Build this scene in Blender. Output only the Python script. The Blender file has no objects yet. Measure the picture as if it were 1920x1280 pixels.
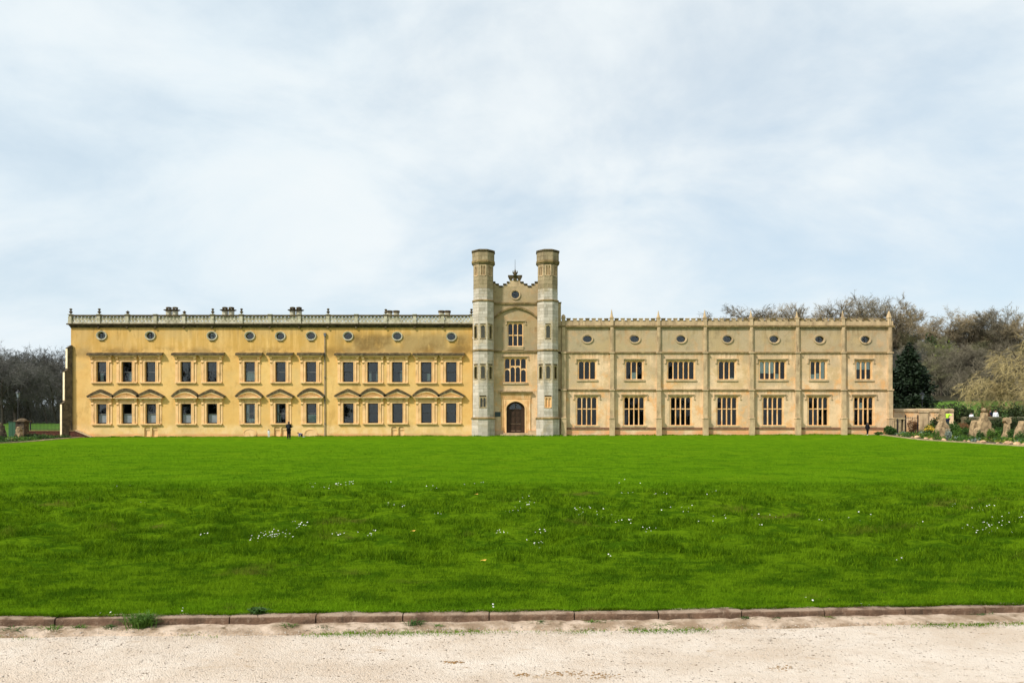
import bpy, math, random
import numpy as np
from mathutils import Vector, Matrix
# ------------------------------------------------------------------ camera, sky, sun, exposure
scene = bpy.context.scene
COL = scene.collection
F = 28.0 / 36.0 * 1920.0          # focal length in photo pixels
HZ = 798.0                        # row of the horizon in the photo
EYE = 2.0
Y0 = 83.0                         # distance of the mansion front
rad = math.radians
cd = bpy.data.cameras.new('camera'); cam = bpy.data.objects.new('camera', cd); COL.objects.link(cam)
cam.location = (0, 0, EYE); cam.rotation_euler = (rad(90), 0, 0)
cd.lens = 28.0; cd.sensor_width = 36.0; cd.sensor_fit = 'HORIZONTAL'
cd.shift_y = (HZ - 640.0) / 1920.0
cd.clip_start = 0.1; cd.clip_end = 6000
scene.camera = cam
scene.view_settings.view_transform = 'Standard'
scene.view_settings.look = 'None'
scene.view_settings.gamma = 1.0
scene.view_settings.use_curve_mapping = False
scene.view_settings.exposure = 0.5
SUN_EL, SUN_AZ = 43.0, 231.0      # elevation, compass-like rotation (from +Y towards +X)
world = bpy.data.worlds.new('World'); scene.world = world; world.use_nodes = True


class NT:
    """small helper to wire shader nodes"""
    def __init__(s, tree):
        s.t = tree; s.n = tree.nodes; s.l = tree.links

    def put(s, sock, v):
        if v is None: return
        if hasattr(v, 'is_output') or hasattr(v, 'links'): s.l.new(v, sock)
        else:
            if sock.type == 'RGBA' and len(v) == 3: v = (*v, 1)
            sock.default_value = v

    def math(s, op, a, b=None, c=None, clamp=False):
        n = s.n.new('ShaderNodeMath'); n.operation = op; n.use_clamp = clamp
        s.put(n.inputs[0], a); s.put(n.inputs[1], b)
        if c is not None: s.put(n.inputs[2], c)
        return n.outputs[0]

    def vmath(s, op, a, b=None):
        n = s.n.new('ShaderNodeVectorMath'); n.operation = op
        s.put(n.inputs[0], a)
        if b is not None: s.put(n.inputs[1], b)
        return n.outputs[0]

    def mr(s, v, a, b, c=0.0, d=1.0, smooth=True):
        n = s.n.new('ShaderNodeMapRange'); n.interpolation_type = 'SMOOTHSTEP' if smooth else 'LINEAR'
        s.put(n.inputs[0], v)
        for i, x in enumerate((a, b, c, d)): n.inputs[i + 1].default_value = x
        return n.outputs[0]

    def noise(s, vec, scale, detail=4.0, rough=0.55, dist=0.0, out=0):
        n = s.n.new('ShaderNodeTexNoise'); s.put(n.inputs['Vector'], vec)
        n.inputs['Scale'].default_value = scale; n.inputs['Detail'].default_value = detail
        n.inputs['Roughness'].default_value = rough; n.inputs['Distortion'].default_value = dist
        return n.outputs[out]

    def voronoi(s, vec, scale, out='Distance', feature='F1'):
        n = s.n.new('ShaderNodeTexVoronoi'); n.feature = feature; s.put(n.inputs['Vector'], vec)
        n.inputs['Scale'].default_value = scale
        return n.outputs[out]

    def mix(s, f, a, b, mode='MIX'):
        n = s.n.new('ShaderNodeMix'); n.data_type = 'RGBA'; n.blend_type = mode
        s.put(n.inputs[0], f); s.put(n.inputs[6], a); s.put(n.inputs[7], b)
        return n.outputs[2]

    def scale(s, vec, sx, sy, sz):
        n = s.n.new('ShaderNodeMapping'); s.put(n.inputs[0], vec)
        n.inputs['Scale'].default_value = (sx, sy, sz)
        return n.outputs[0]

    def pos(s): return s.n.new('ShaderNodeNewGeometry').outputs['Position']

    def xyz(s, v):
        n = s.n.new('ShaderNodeSeparateXYZ'); s.put(n.inputs[0], v); return n.outputs

    def comb(s, x, y, z):
        n = s.n.new('ShaderNodeCombineXYZ')
        for i, q in enumerate((x, y, z)): s.put(n.inputs[i], q)
        return n.outputs[0]

    def band(s, v, a, b, soft):
        """1 between a and b with soft ends"""
        return s.math('MULTIPLY', s.mr(v, a - soft, a + soft), s.mr(v, b - soft, b + soft, 1.0, 0.0))

    def attr(s, name):
        n = s.n.new('ShaderNodeAttribute'); n.attribute_name = name; return n.outputs['Fac']


w = NT(world.node_tree)
bg = w.n['Background']; bg.inputs[1].default_value = 0.10
sky = w.n.new('ShaderNodeTexSky'); sky.sky_type = 'NISHITA'; sky.sun_disc = False
sky.sun_elevation = rad(SUN_EL); sky.sun_rotation = rad(SUN_AZ); sky.air_density = 1.0; sky.dust_density = 1.5
d = w.n.new('ShaderNodeTexCoord').outputs['Generated']
dx, dy, dz = w.xyz(d)
den = w.math('ADD', w.math('MAXIMUM', dz, 0.0), 0.42)
pv = w.comb(w.math('DIVIDE', dx, den), w.math('DIVIDE', dy, den), 0.0)
pv = w.vmath('ADD', pv, (3.1, 7.7, 0.4))
n1 = w.noise(pv, 0.8, 5.0, 0.5, 0.3)
n2 = w.noise(w.scale(pv, 1.0, 1.2, 1.0), 2.6, 10.0, 0.58, 0.35)
n3 = w.noise(w.vmath('ADD', pv, (5.3, 1.1, 0.0)), 1.2, 9.0, 0.58, 0.3)
cover = w.mr(w.math('ADD', w.math('MULTIPLY', n3, 0.6), w.math('MULTIPLY', n2, 0.4)), 0.38, 0.60, 0.45, 1.0)
shade = w.mr(w.math('ADD', w.math('MULTIPLY', n2, 0.55), w.math('MULTIPLY', n1, 0.45)), 0.36, 0.64)
cloud = w.mix(shade, (5.45, 6.22, 6.72), (6.28, 6.70, 6.88))
blue = w.mix(0.45, sky.outputs[0], (4.5, 5.85, 6.7))
w.l.new(w.mix(cover, blue, cloud), bg.inputs[0])

sd = bpy.data.lights.new('sun', 'SUN'); sd.energy = 3.2; sd.angle = rad(4.0); sd.color = (1.0, 0.965, 0.91)
sun = bpy.data.objects.new('sun', sd); COL.objects.link(sun)
tosun = Vector((math.sin(rad(SUN_AZ)) * math.cos(rad(SUN_EL)), math.cos(rad(SUN_AZ)) * math.cos(rad(SUN_EL)), math.sin(rad(SUN_EL))))
sun.rotation_euler = (-tosun).to_track_quat('-Z', 'Y').to_euler(); sun.location = (-40, -40, 60)
scene.cycles.max_bounces = 6
scene.cycles.transparent_max_bounces = 16

# ------------------------------------------------------------------ helpers
rng = np.random.default_rng(11)
random.seed(5)


def fx(px, Y=Y0): return (px - 960.0) * Y / F
def fz(py, Y=Y0): return EYE + (HZ - py) * Y / F
def lin(r, g, b, k=1.0):
    f = lambda v: ((v / 255.0 + 0.055) / 1.055) ** 2.4 if v > 10 else v / 255.0 / 12.92
    return (f(r) * k, f(g) * k, f(b) * k)


ORG = {}                          # world origin of every object built


def tag(o, label=None, cat=None, group=None, kind=None):
    if label: o['label'] = label
    if cat: o['category'] = cat
    if group: o['group'] = group
    if kind: o['kind'] = kind
    return o


def thing(name, label, cat, loc, group=None):
    o = bpy.data.objects.new(name, None); COL.objects.link(o)
    o.location = loc; o.empty_display_size = 0.3
    ORG[o] = Vector(loc)
    return tag(o, label, cat, group)


def link(name, me, mat, parent=None, org=None):
    """link a mesh whose vertices are in world coordinates"""
    o = bpy.data.objects.new(name, me); COL.objects.link(o)
    po = ORG[parent] if parent is not None else Vector((0, 0, 0))
    if org is None: org = po
    org = Vector(org)
    me.transform(Matrix.Translation(-org)); ORG[o] = org
    o.location = org - po
    if parent is not None: o.parent = parent
    for m in (mat if isinstance(mat, (list, tuple)) else [mat]):
        if m is not None: me.materials.append(m)
    return o


class MB:
    def __init__(s): s.v = []; s.f = []; s.t = []; s.cur = 0.5; s.m = []; s.mi = 0; s.sm = []; s.smooth = False

    def add(s, vs, fs):
        b = len(s.v); s.v += [tuple(q) for q in vs]
        for f in fs:
            s.f.append(tuple(i + b for i in f)); s.t.append(s.cur); s.m.append(s.mi); s.sm.append(s.smooth)

    def box(s, x0, x1, y0, y1, z0, z1):
        s.add([(x0, y0, z0), (x1, y0, z0), (x1, y1, z0), (x0, y1, z0), (x0, y0, z1), (x1, y0, z1), (x1, y1, z1), (x0, y1, z1)],
              [(0, 3, 2, 1), (4, 5, 6, 7), (0, 1, 5, 4), (1, 2, 6, 5), (2, 3, 7, 6), (3, 0, 4, 7)])

    def prism(s, poly, y0, y1, inset=0.0):
        """poly: (x, z) counter-clockwise seen from -Y; y0 the front"""
        n = len(poly); vs = [(x, y0, z) for x, z in poly] + [(x, y1, z) for x, z in poly]
        fs = [tuple(range(n)), tuple(range(2 * n - 1, n - 1, -1))]
        fs += [(i, n + i, n + (i + 1) % n, (i + 1) % n) for i in range(n)]
        s.add(vs, fs)

    def strip(s, outer, inner, y0, y1):
        """band between two (x, z) polylines, extruded"""
        n = len(outer)
        vs = []
        for (a, b) in zip(outer, inner):
            vs += [(a[0], y0, a[1]), (b[0], y0, b[1]), (a[0], y1, a[1]), (b[0], y1, b[1])]
        fs = []
        for i in range(n - 1):
            p, q = 4 * i, 4 * i + 4
            fs += [(p, p + 1, q + 1, q), (p + 2, q + 2, q + 3, p + 3), (p, q, q + 2, p + 2), (p + 1, p + 3, q + 3, q + 1)]
        fs += [(0, 2, 3, 1), (4 * n - 4, 4 * n - 3, 4 * n - 1, 4 * n - 2)]
        s.add(vs, fs)

    def lathe(s, cx, cy, prof, n=10, rot=0.0):
        vs = []
        for r, z in prof:
            for k in range(n):
                a = rot + 2 * math.pi * k / n
                vs.append((cx + r * math.cos(a), cy + r * math.sin(a), z))
        fs = []
        m = len(prof)
        for j in range(m - 1):
            for k in range(n):
                k2 = (k + 1) % n
                fs.append((j * n + k, j * n + k2, (j + 1) * n + k2, (j + 1) * n + k))
        fs.append(tuple(range(n - 1, -1, -1))); fs.append(tuple((m - 1) * n + k for k in range(n)))
        s.add(vs, fs)

    def tube(s, pts, rr, n=6, cap=True):
        pts = [Vector(p) for p in pts]; m = len(pts)
        vs = []
        for i, p in enumerate(pts):
            t = (pts[min(i + 1, m - 1)] - pts[max(i - 1, 0)])
            if t.length < 1e-9: t = Vector((0, 0, 1))
            t.normalize()
            u = t.cross(Vector((0.31, 0.87, 0.38)));
            if u.length < 1e-3: u = t.cross(Vector((1, 0, 0)))
            u.normalize(); v = t.cross(u)
            r = rr[i] if isinstance(rr, (list, tuple)) else rr
            for k in range(n):
                a = 2 * math.pi * k / n
                q = p + u * (r * math.cos(a)) + v * (r * math.sin(a)); vs.append((q.x, q.y, q.z))
        fs = []
        for j in range(m - 1):
            for k in range(n):
                k2 = (k + 1) % n
                fs.append((j * n + k, j * n + k2, (j + 1) * n + k2, (j + 1) * n + k))
        if cap: fs.append(tuple(range(n - 1, -1, -1))); fs.append(tuple((m - 1) * n + k for k in range(n)))
        s.add(vs, fs)

    def ellring(s, cx, cz, rx, rz, wx, wz, y0, y1, n=28):
        pts = [(math.cos(2 * math.pi * k / n), math.sin(2 * math.pi * k / n)) for k in range(n + 1)]
        s.strip([(cx + (rx + wx) * a, cz + (rz + wz) * b) for a, b in pts], [(cx + rx * a, cz + rz * b) for a, b in pts], y0, y1)

    def ellplate(s, cx, cz, rx, rz, y0, y1, n=28):
        s.prism([(cx + rx * math.cos(2 * math.pi * k / n), cz + rz * math.sin(2 * math.pi * k / n)) for k in range(n)], y0, y1)

    def build(s, name, mat, parent=None, org=None, tint=False):
        me = bpy.data.meshes.new(name); me.from_pydata(s.v, [], s.f)
        if tint:
            a = me.attributes.new('tint', 'FLOAT', 'FACE'); a.data.foreach_set('value', s.t)
        if any(s.m): me.polygons.foreach_set('material_index', s.m)
        if any(s.sm): me.polygons.foreach_set('use_smooth', s.sm)
        me.update()
        return link(name, me, mat, parent, org)


def np_mesh(name, verts, quads=None, tris=None, tint=None, smooth=False):
    """fast mesh from numpy arrays"""
    me = bpy.data.meshes.new(name)
    nq = 0 if quads is None else len(quads); nt = 0 if tris is None else len(tris)
    me.vertices.add(len(verts)); me.vertices.foreach_set('co', np.asarray(verts, np.float32).ravel())
    li = []
    if nq: li.append(np.asarray(quads, np.int32).ravel())
    if nt: li.append(np.asarray(tris, np.int32).ravel())
    li = np.concatenate(li)
    me.loops.add(len(li)); me.loops.foreach_set('vertex_index', li)
    me.polygons.add(nq + nt)
    st = np.concatenate([np.arange(nq) * 4, nq * 4 + np.arange(nt) * 3]).astype(np.int32)
    me.polygons.foreach_set('loop_start', st)
    if smooth: me.polygons.foreach_set('use_smooth', np.ones(nq + nt, bool))
    if tint is not None:
        a = me.attributes.new('tint', 'FLOAT', 'POINT'); a.data.foreach_set('value', np.asarray(tint, np.float32))
    me.update(calc_edges=True)
    return me


def vnoise(x, y, seed=0):
    xi = np.floor(x).astype(np.int64); yi = np.floor(y).astype(np.int64)
    xf = x - xi; yf = y - yi
    u = xf * xf * (3 - 2 * xf); v = yf * yf * (3 - 2 * yf)
    def h(a, b):
        q = (a * 374761393 + b * 668265263 + seed * 1442695041) & 0x7fffffff
        q = ((q ^ (q >> 13)) * 1274126177) & 0x7fffffff
        return ((q ^ (q >> 16)) & 0xffff) / 65535.0
    return (h(xi, yi) * (1 - u) + h(xi + 1, yi) * u) * (1 - v) + (h(xi, yi + 1) * (1 - u) + h(xi + 1, yi + 1) * u) * v


def fbm(x, y, seed=0, o=4):
    s = 0; a = 1; t = 0
    for k in range(o):
        s = s + a * vnoise(x * 2 ** k + 17.3 * k, y * 2 ** k - 9.1 * k, seed + k); t += a; a *= 0.5
    return s / t - 0.5


def sstep(x, a, b):
    t = np.clip((x - a) / (b - a), 0, 1); return t * t * (3 - 2 * t)


KX = [-14.0, -5.013, -1.70, 1.729, 3.528, 5.372, 14.0]
KY = [7.43, 7.797, 7.93, 8.065, 8.21, 8.354, 9.03]
def kerb_y(x): return np.interp(x, KX, KY)


def lawn_z(x, y, bumps=True):
    x = np.asarray(x, float); y = np.asarray(y, float)
    t = np.clip((y - 8.2) / 11.8, 0, 1)
    z = 0.10 + 0.47 * (0.55 * t + 0.45 * t * t * (3 - 2 * t))
    z = z + np.clip((y - 20) / 50, 0, 1) * 0.09 + sstep(y, 68, 83) * 0.29 + x * 0.0035 * np.clip((y - 20) / 63, 0, 1)
    if bumps:
        bank = sstep(y, 9.2, 12.0) * (1 - sstep(y, 18.0, 20.5))
        z = z + bank * (fbm(x * 0.5, y * 0.75, 3) * 0.24 + fbm(x * 1.7, y * 2.3, 8) * 0.20) + fbm(x * 0.35, y * 0.35, 21) * 0.03 * (1 - bank)
        z = z + fbm(x * 5, y * 6, 31, 2) * 0.055 * (0.3 + 0.7 * bank)
    return z


def ground_z(x, y):
    x = np.asarray(x, float); y = np.asarray(y, float)
    base = lawn_z(x, np.minimum(y, 83.5), False)
    inside = (1 - sstep(np.abs(x), 74, 90)) * sstep(y, -60, -45) * (1 - sstep(y, 84, 87))
    r = sstep(x, 5, 55)
    left = np.clip(y - 87, 0, 26) * 0.060 + np.clip(y - 113, 0, 120) * 0.014 + np.clip(y - 235, 0, 600) * 0.01
    right = np.clip(y - 98, 0, 55) * 0.105 + np.clip(y - 153, 0, 130) * 0.17 + np.clip(y - 283, 0, 500) * 0.02
    z = base + (1 - r) * left + r * right
    front = sstep(y, 8, -40)
    z = z * (1 - front)
    return z - 0.6 * inside - 0.02


def gz(x, y):
    """height of the visible ground at a point"""
    return float(lawn_z(x, y)) if y < 83.9 else float(ground_z(x, y))


HD = np.concatenate([np.arange(7.9, 30, 0.02), np.arange(30, 83, 0.1)])
def hit(px, py):
    X = (px - 960) * HD / F
    k = int(np.argmax(EYE + (HZ - py) * HD / F <= lawn_z(X, HD)))
    return float(X[k]), float(HD[k])


# ------------------------------------------------------------------ materials
def material(name, rough=0.9, spec=0.3):
    m = bpy.data.materials.new(name); m.use_nodes = True
    t = NT(m.node_tree); b = t.n['Principled BSDF']
    b.inputs['Roughness'].default_value = rough; b.inputs['Specular IOR Level'].default_value = spec
    return m, t, b


def bump(t, b, h, strength, dist=0.02):
    n = t.n.new('ShaderNodeBump'); n.inputs['Strength'].default_value = strength; n.inputs['Distance'].default_value = dist
    t.put(n.inputs['Height'], h); t.l.new(n.outputs[0], b.inputs['Normal'])


def mottled(name, a, b_, scale=1.5, c=None, cs=5.0, rough=0.9, bs=0.3, streak=False, spec=0.25, lo=0.35, hi=0.65):
    """two colours mottled by noise, a third in spots"""
    m, t, b = material(name, rough, spec)
    p = t.pos()
    n = t.noise(p, scale, 6, 0.6)
    colr = t.mix(t.mr(n, lo, hi), a, b_)
    if c is not None:
        q = t.scale(p, 1, 1, 0.25) if streak else p
        colr = t.mix(t.mr(t.noise(q, cs, 5, 0.65), 0.52, 0.72), colr, c)
    t.l.new(colr, b.inputs['Base Color'])
    if bs: bump(t, b, t.noise(p, scale * 12, 4, 0.6), bs)
    return m


def plain(name, c, rough=0.6, metal=0.0, spec=0.4):
    m, t, b = material(name, rough, spec)
    n = t.noise(t.pos(), 14, 3)
    t.l.new(t.mix(n, tuple(v * 0.82 for v in c), tuple(min(1, v * 1.15) for v in c)), b.inputs['Base Color'])
    b.inputs['Metallic'].default_value = metal
    return m


M = {}


def mat_yellow():
    m, t, b = material('yellow_limewash', 0.92, 0.2)
    p = t.pos(); x, y, z = t.xyz(p)
    big = t.noise(p, 0.22, 5, 0.6)
    mid = t.noise(p, 1.3, 6, 0.65)
    streak = t.noise(t.scale(p, 1.6, 1, 0.16), 1.0, 6, 0.6)
    col = t.mix(t.mr(big, 0.35, 0.65), lin(224, 178, 106), lin(234, 192, 122))
    col = t.mix(t.math('MULTIPLY', t.mr(mid, 0.42, 0.72), 0.45), col, lin(210, 160, 84))
    # ochre weathering of the top storey
    top = t.math('MULTIPLY', t.mr(z, fz(668), fz(652)), t.mr(streak, 0.32, 0.6))
    col = t.mix(t.math('MULTIPLY', top, 0.75), col, lin(194, 150, 74))
    # olive algae stain near the gatehouse end, left clean below each oculus
    ol = t.math('MULTIPLY', t.band(x, fx(640), fx(884), 1.6), t.band(z, fz(661), fz(627), 0.45))
    ol = t.math('MULTIPLY', ol, t.mr(t.math('ADD', t.math('MULTIPLY', t.noise(p, 0.5, 6, 0.65), 0.65), t.math('MULTIPLY', streak, 0.35)), 0.31, 0.49))
    for o in (652.7, 744.9, 846.2):
        clean = t.math('MULTIPLY', t.band(x, fx(o - 9), fx(o + 9), 0.35), t.band(z, fz(652), fz(628), 0.6))
        ol = t.math('MULTIPLY', ol, t.math('SUBTRACT', 1.0, t.math('MULTIPLY', clean, 0.85)))
    col = t.mix(t.math('MULTIPLY', ol, 0.9), col, lin(116, 94, 58))
    # grime above the hoods of the first floor
    g = t.math('MULTIPLY', t.band(z, fz(669), fz(652), 0.35), t.mr(t.noise(p, 0.6, 6, 0.66), 0.44, 0.60))
    col = t.mix(t.math('MULTIPLY', g, 0.7), col, lin(126, 96, 50))
    # pale worn band and reddish damp at the foot
    pale = t.math('MULTIPLY', t.band(z, fz(815), fz(797), 0.25), t.mr(mid, 0.3, 0.6))
    col = t.mix(t.math('MULTIPLY', pale, 0.7), col, lin(242, 208, 156))
    damp = t.math('MULTIPLY', t.mr(z, fz(813.5), fz(817), 0.0, 1.0), t.mr(t.noise(t.scale(p, 0.35, 1, 1), 1.3, 4), 0.3, 0.6))
    damp = t.math('MULTIPLY', t.mr(z, fz(811), fz(816), 0.0, 1.0), t.mr(t.noise(t.scale(p, 0.35, 1, 1), 1.3, 4), 0.32, 0.55))
    col = t.mix(t.math('MULTIPLY', damp, 0.8), col, lin(216, 146, 100))
    # rain streaks running down from the cornice
    run = t.math('MULTIPLY', t.mr(z, fz(652), fz(611)), t.mr(t.noise(t.scale(p, 3.0, 1, 0.12), 1.0, 7, 0.72), 0.47, 0.66))
    col = t.mix(t.math('MULTIPLY', run, 0.6), col, lin(132, 104, 60))
    # greyed, faded and patched areas
    fade = t.noise(t.vmath('ADD', p, (31.0, 0.0, 9.0)), 0.33, 6, 0.62)
    col = t.mix(t.mr(fade, 0.46, 0.66, 0.0, 0.5), col, lin(202, 172, 118))
    fx_ = t.noise(t.scale(t.vmath('ADD', p, (3.0, 0.0, 4.0)), 1.0, 1, 0.45), 1.1, 7, 0.68)
    col = t.mix(t.mr(fx_, 0.55, 0.70, 0.0, 0.42), col, lin(172, 132, 70))
    fine = t.noise(p, 9, 5, 0.7)
    col = t.mix(t.mr(fine, 0.3, 0.7, 0.0, 0.22), col, lin(198, 152, 86))
    t.l.new(col, b.inputs['Base Color'])
    bump(t, b, t.math('ADD', fine, t.math('MULTIPLY', mid, 2.0)), 0.35, 0.03)
    return m


def mat_cream(name, k=1.0, ku=0.93):
    """lime render of the gothic wing and the gatehouse"""
    m, t, b = material(name, 0.92, 0.2)
    p = t.pos(); x, y, z = t.xyz(p)
    big = t.noise(p, 0.35, 5, 0.6); mid = t.noise(p, 1.4, 6, 0.65)
    streak = t.noise(t.scale(p, 2.0, 1, 0.14), 1.0, 6, 0.6)
    low = t.mix(t.mr(big, 0.36, 0.64), lin(240, 206, 166, k), lin(230, 195, 152, k))
    up = t.mix(t.mr(big, 0.36, 0.62), lin(194, 168, 126, ku), lin(176, 160, 130, ku))
    up = t.mix(t.mr(mid, 0.5, 0.7, 0.0, 0.6), up, lin(142, 126, 98, ku))
    col = t.mix(t.mr(z, fz(665), fz(658)), low, up)
    # the middle storey keeps some of the olive weathering
    md = t.math('MULTIPLY', t.band(z, fz(729), fz(662), 0.4), t.mr(t.noise(p, 0.42, 5, 0.6), 0.42, 0.6))
    col = t.mix(t.math('MULTIPLY', md, 0.62), col, lin(184, 155, 106, k))
    col = t.mix(t.math('MULTIPLY', t.mr(streak, 0.54, 0.72), 0.4), col, lin(168, 136, 92, k))
    # soot washed down from the parapet and the string courses
    for zz in (fz(613), fz(661.5), fz(731.5)):
        run = t.math('MULTIPLY', t.mr(z, zz - 1.5, zz), t.math('LESS_THAN', z, zz))
        run = t.math('MULTIPLY', run, t.mr(t.noise(t.scale(p, 3.2, 1, 0.2), 1.0, 6, 0.7), 0.40, 0.66))
        col = t.mix(t.math('MULTIPLY', run, 0.62), col, lin(118, 98, 68, k))
    col = t.mix(t.mr(t.noise(t.vmath('ADD', p, (17.0, 0.0, 5.0)), 0.5, 6, 0.65), 0.44, 0.62, 0.0, 0.72), col, lin(190, 168, 136, k))
    # rust-orange patches and damp foot
    col = t.mix(t.math('MULTIPLY', t.mr(t.noise(p, 0.7, 6, 0.64), 0.51, 0.64), t.mr(z, fz(668), fz(735), 0.25, 0.7)), col, lin(232, 172, 110, k))
    damp = t.math('MULTIPLY', t.mr(z, fz(803), fz(809), 0.0, 1.0), t.mr(t.noise(t.scale(p, 0.5, 1, 1), 1.1, 4), 0.3, 0.55))
    col = t.mix(t.math('MULTIPLY', damp, 0.8), col, lin(226, 158, 108, k))
    fine = t.noise(p, 8, 5, 0.7)
    col = t.mix(t.mr(fine, 0.35, 0.7, 0.0, 0.2), col, lin(150, 120, 70, k))
    t.l.new(col, b.inputs['Base Color'])
    bump(t, b, t.math('ADD', fine, t.math('MULTIPLY', mid, 2.0)), 0.4, 0.03)
    return m


def mat_stone_tint(name, a, b_, dark, moss):
    """ashlar whose blocks differ by a per-face tint"""
    m, t, b = material(name, 0.9, 0.2)
    p = t.pos()
    ti = t.attr('tint')
    col = t.mix(ti, a, b_)
    z = t.xyz(p)[2]
    zz = t.math('ADD', z, t.math('MULTIPLY', t.math('SUBTRACT', t.noise(p, 0.7, 5, 0.65), 0.5), 3.4))
    col = t.mix(t.mr(zz, fz(556), fz(536)), col, t.mix(ti, lin(174, 155, 122), lin(146, 128, 98)))
    for lo_, hi_ in ((fz(716), fz(682)), (fz(642), fz(607))):
        col = t.mix(t.math('MULTIPLY', t.band(zz, lo_, hi_, 0.3), 0.45), col, lin(206, 178, 134))
    col = t.mix(t.math('MULTIPLY', t.mr(t.noise(t.scale(p, 1.4, 1.4, 0.3), 1.0, 6, 0.62), 0.45, 0.68), 0.6), col, dark)
    col = t.mix(t.math('MULTIPLY', t.mr(t.noise(p, 0.9, 5, 0.65), 0.54, 0.7), 0.55), col, moss)
    fine = t.noise(p, 10, 5, 0.7)
    col = t.mix(t.mr(fine, 0.3, 0.7, 0.0, 0.25), col, dark)
    t.l.new(col, b.inputs['Base Color'])
    bump(t, b, fine, 0.4, 0.03)
    return m


def mat_glass():
    m = bpy.data.materials.new('window_glass'); m.use_nodes = True
    t = NT(m.node_tree); t.n.clear()
    out = t.n.new('ShaderNodeOutputMaterial')
    tr = t.n.new('ShaderNodeBsdfTransparent'); tr.inputs[0].default_value = (0.88, 0.92, 0.92, 1)
    gl = t.n.new('ShaderNodeBsdfGlossy'); gl.inputs['Roughness'].default_value = 0.02
    nb = t.n.new('ShaderNodeBump'); nb.inputs['Strength'].default_value = 0.03; nb.inputs['Distance'].default_value = 0.05
    t.put(nb.inputs['Height'], t.noise(t.pos(), 1.6, 3)); t.l.new(nb.outputs[0], gl.inputs['Normal'])
    fr = t.n.new('ShaderNodeFresnel'); fr.inputs[0].default_value = 1.62
    mx = t.n.new('ShaderNodeMixShader')
    t.l.new(fr.outputs[0], mx.inputs[0]); t.l.new(tr.outputs[0], mx.inputs[1]); t.l.new(gl.outputs[0], mx.inputs[2])
    t.l.new(mx.outputs[0], out.inputs[0])
    return m


def mat_leaf(name, a, b_, sc=0.5, trans=0.35, rough=0.6):
    """leaves and grass: colour varies by place and by leaf; a little light passes through"""
    m = bpy.data.materials.new(name); m.use_nodes = True
    t = NT(m.node_tree); bs = t.n['Principled BSDF']; out = t.n['Material Output']
    bs.inputs['Roughness'].default_value = rough; bs.inputs['Specular IOR Level'].default_value = 0.25
    p = t.pos()
    f = t.math('ADD', t.math('MULTIPLY', t.mr(t.noise(p, sc, 4, 0.6), 0.3, 0.7), 0.55), t.math('MULTIPLY', t.attr('tint'), 0.45))
    col = t.mix(f, a, b_); t.l.new(col, bs.inputs['Base Color'])
    tl = t.n.new('ShaderNodeBsdfTranslucent'); t.l.new(col, tl.inputs[0])
    mx = t.n.new('ShaderNodeMixShader'); mx.inputs[0].default_value = trans
    t.l.new(bs.outputs[0], mx.inputs[1]); t.l.new(tl.outputs[0], mx.inputs[2]); t.l.new(mx.outputs[0], out.inputs[0])
    return m


GR_A, GR_B = (0.035, 0.135, 0.004), (0.105, 0.255, 0.010)


def grass_colour(t, p, tint=None):
    x, y, z = t.xyz(p)
    big = t.noise(p, 0.30, 4, 0.6)
    mid = t.noise(p, 1.1, 5, 0.65)
    fine = t.noise(p, 14, 4, 0.7)
    col = t.mix(t.mr(big, 0.3, 0.7), (0.106, 0.238, 0.003), (0.138, 0.278, 0.005))
    # rough unmown grass of the bank is a deeper green than the mown lawn above it
    edge = t.math('ADD', y, t.math('ADD', t.math('MULTIPLY', t.math('SUBTRACT', mid, 0.5), 5.0), t.math('MULTIPLY', t.math('SUBTRACT', big, 0.5), 5.0)))
    rough = t.math('MULTIPLY', t.mr(edge, 6.2, 9.6), t.mr(edge, 16.8, 22.0, 1.0, 0.0))
    tus = t.math('ADD', t.math('MULTIPLY', t.noise(t.scale(p, 1, 1.9, 1), 1.1, 3, 0.6), 0.45), t.math('MULTIPLY', t.noise(t.scale(p, 1, 1.7, 1), 4.2, 4, 0.65), 0.55))
    deep = t.mix(t.mr(tus, 0.42, 0.58), (0.026, 0.074, 0.002), (0.136, 0.234, 0.005))
    col = t.mix(t.math('MULTIPLY', rough, 0.92), col, deep)
    # thin, yellowed and bare spots
    dry = t.math('MULTIPLY', t.mr(t.noise(t.scale(p, 0.7, 1.3, 1), 0.75, 5, 0.6), 0.60, 0.70), t.mr(edge, 18, 21, 1.0, 0.2))
    col = t.mix(t.math('MULTIPLY', dry, 0.62), col, (0.155, 0.120, 0.026))
    # mowing bands run along the front
    bands = t.math('SINE', t.math('MULTIPLY', t.math('ADD', y, t.math('MULTIPLY', big, 2.0)), 1.6))
    col = t.mix(t.math('MULTIPLY', t.math('MULTIPLY', t.mr(bands, -0.4, 0.4), t.mr(y, 19, 23)), 0.35), col, (0.140, 0.290, 0.006))
    st = t.noise(t.scale(p, 1.0, 0.9, 1), 1.1, 6, 0.72)
    col = t.mix(t.math('MULTIPLY', t.mr(st, 0.44, 0.60), t.mr(y, 16, 22, 0.0, 0.85)), col, (0.050, 0.150, 0.003))
    col = t.mix(t.math('MULTIPLY', t.mr(t.noise(t.scale(p, 0.8, 0.6, 1), 0.6, 5, 0.66), 0.53, 0.66), t.mr(y, 16, 22, 0.0, 0.6)), col, (0.165, 0.285, 0.006))
    v = tint if tint is not None else fine
    amt = t.math('MULTIPLY', t.mr(v, 0.0, 1.0, 0.0, 0.55, False), t.math('SUBTRACT', 1.0, t.math('MULTIPLY', rough, 0.55)))
    return t.mix(amt, col, (0.172, 0.305, 0.009)), fine


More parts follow.
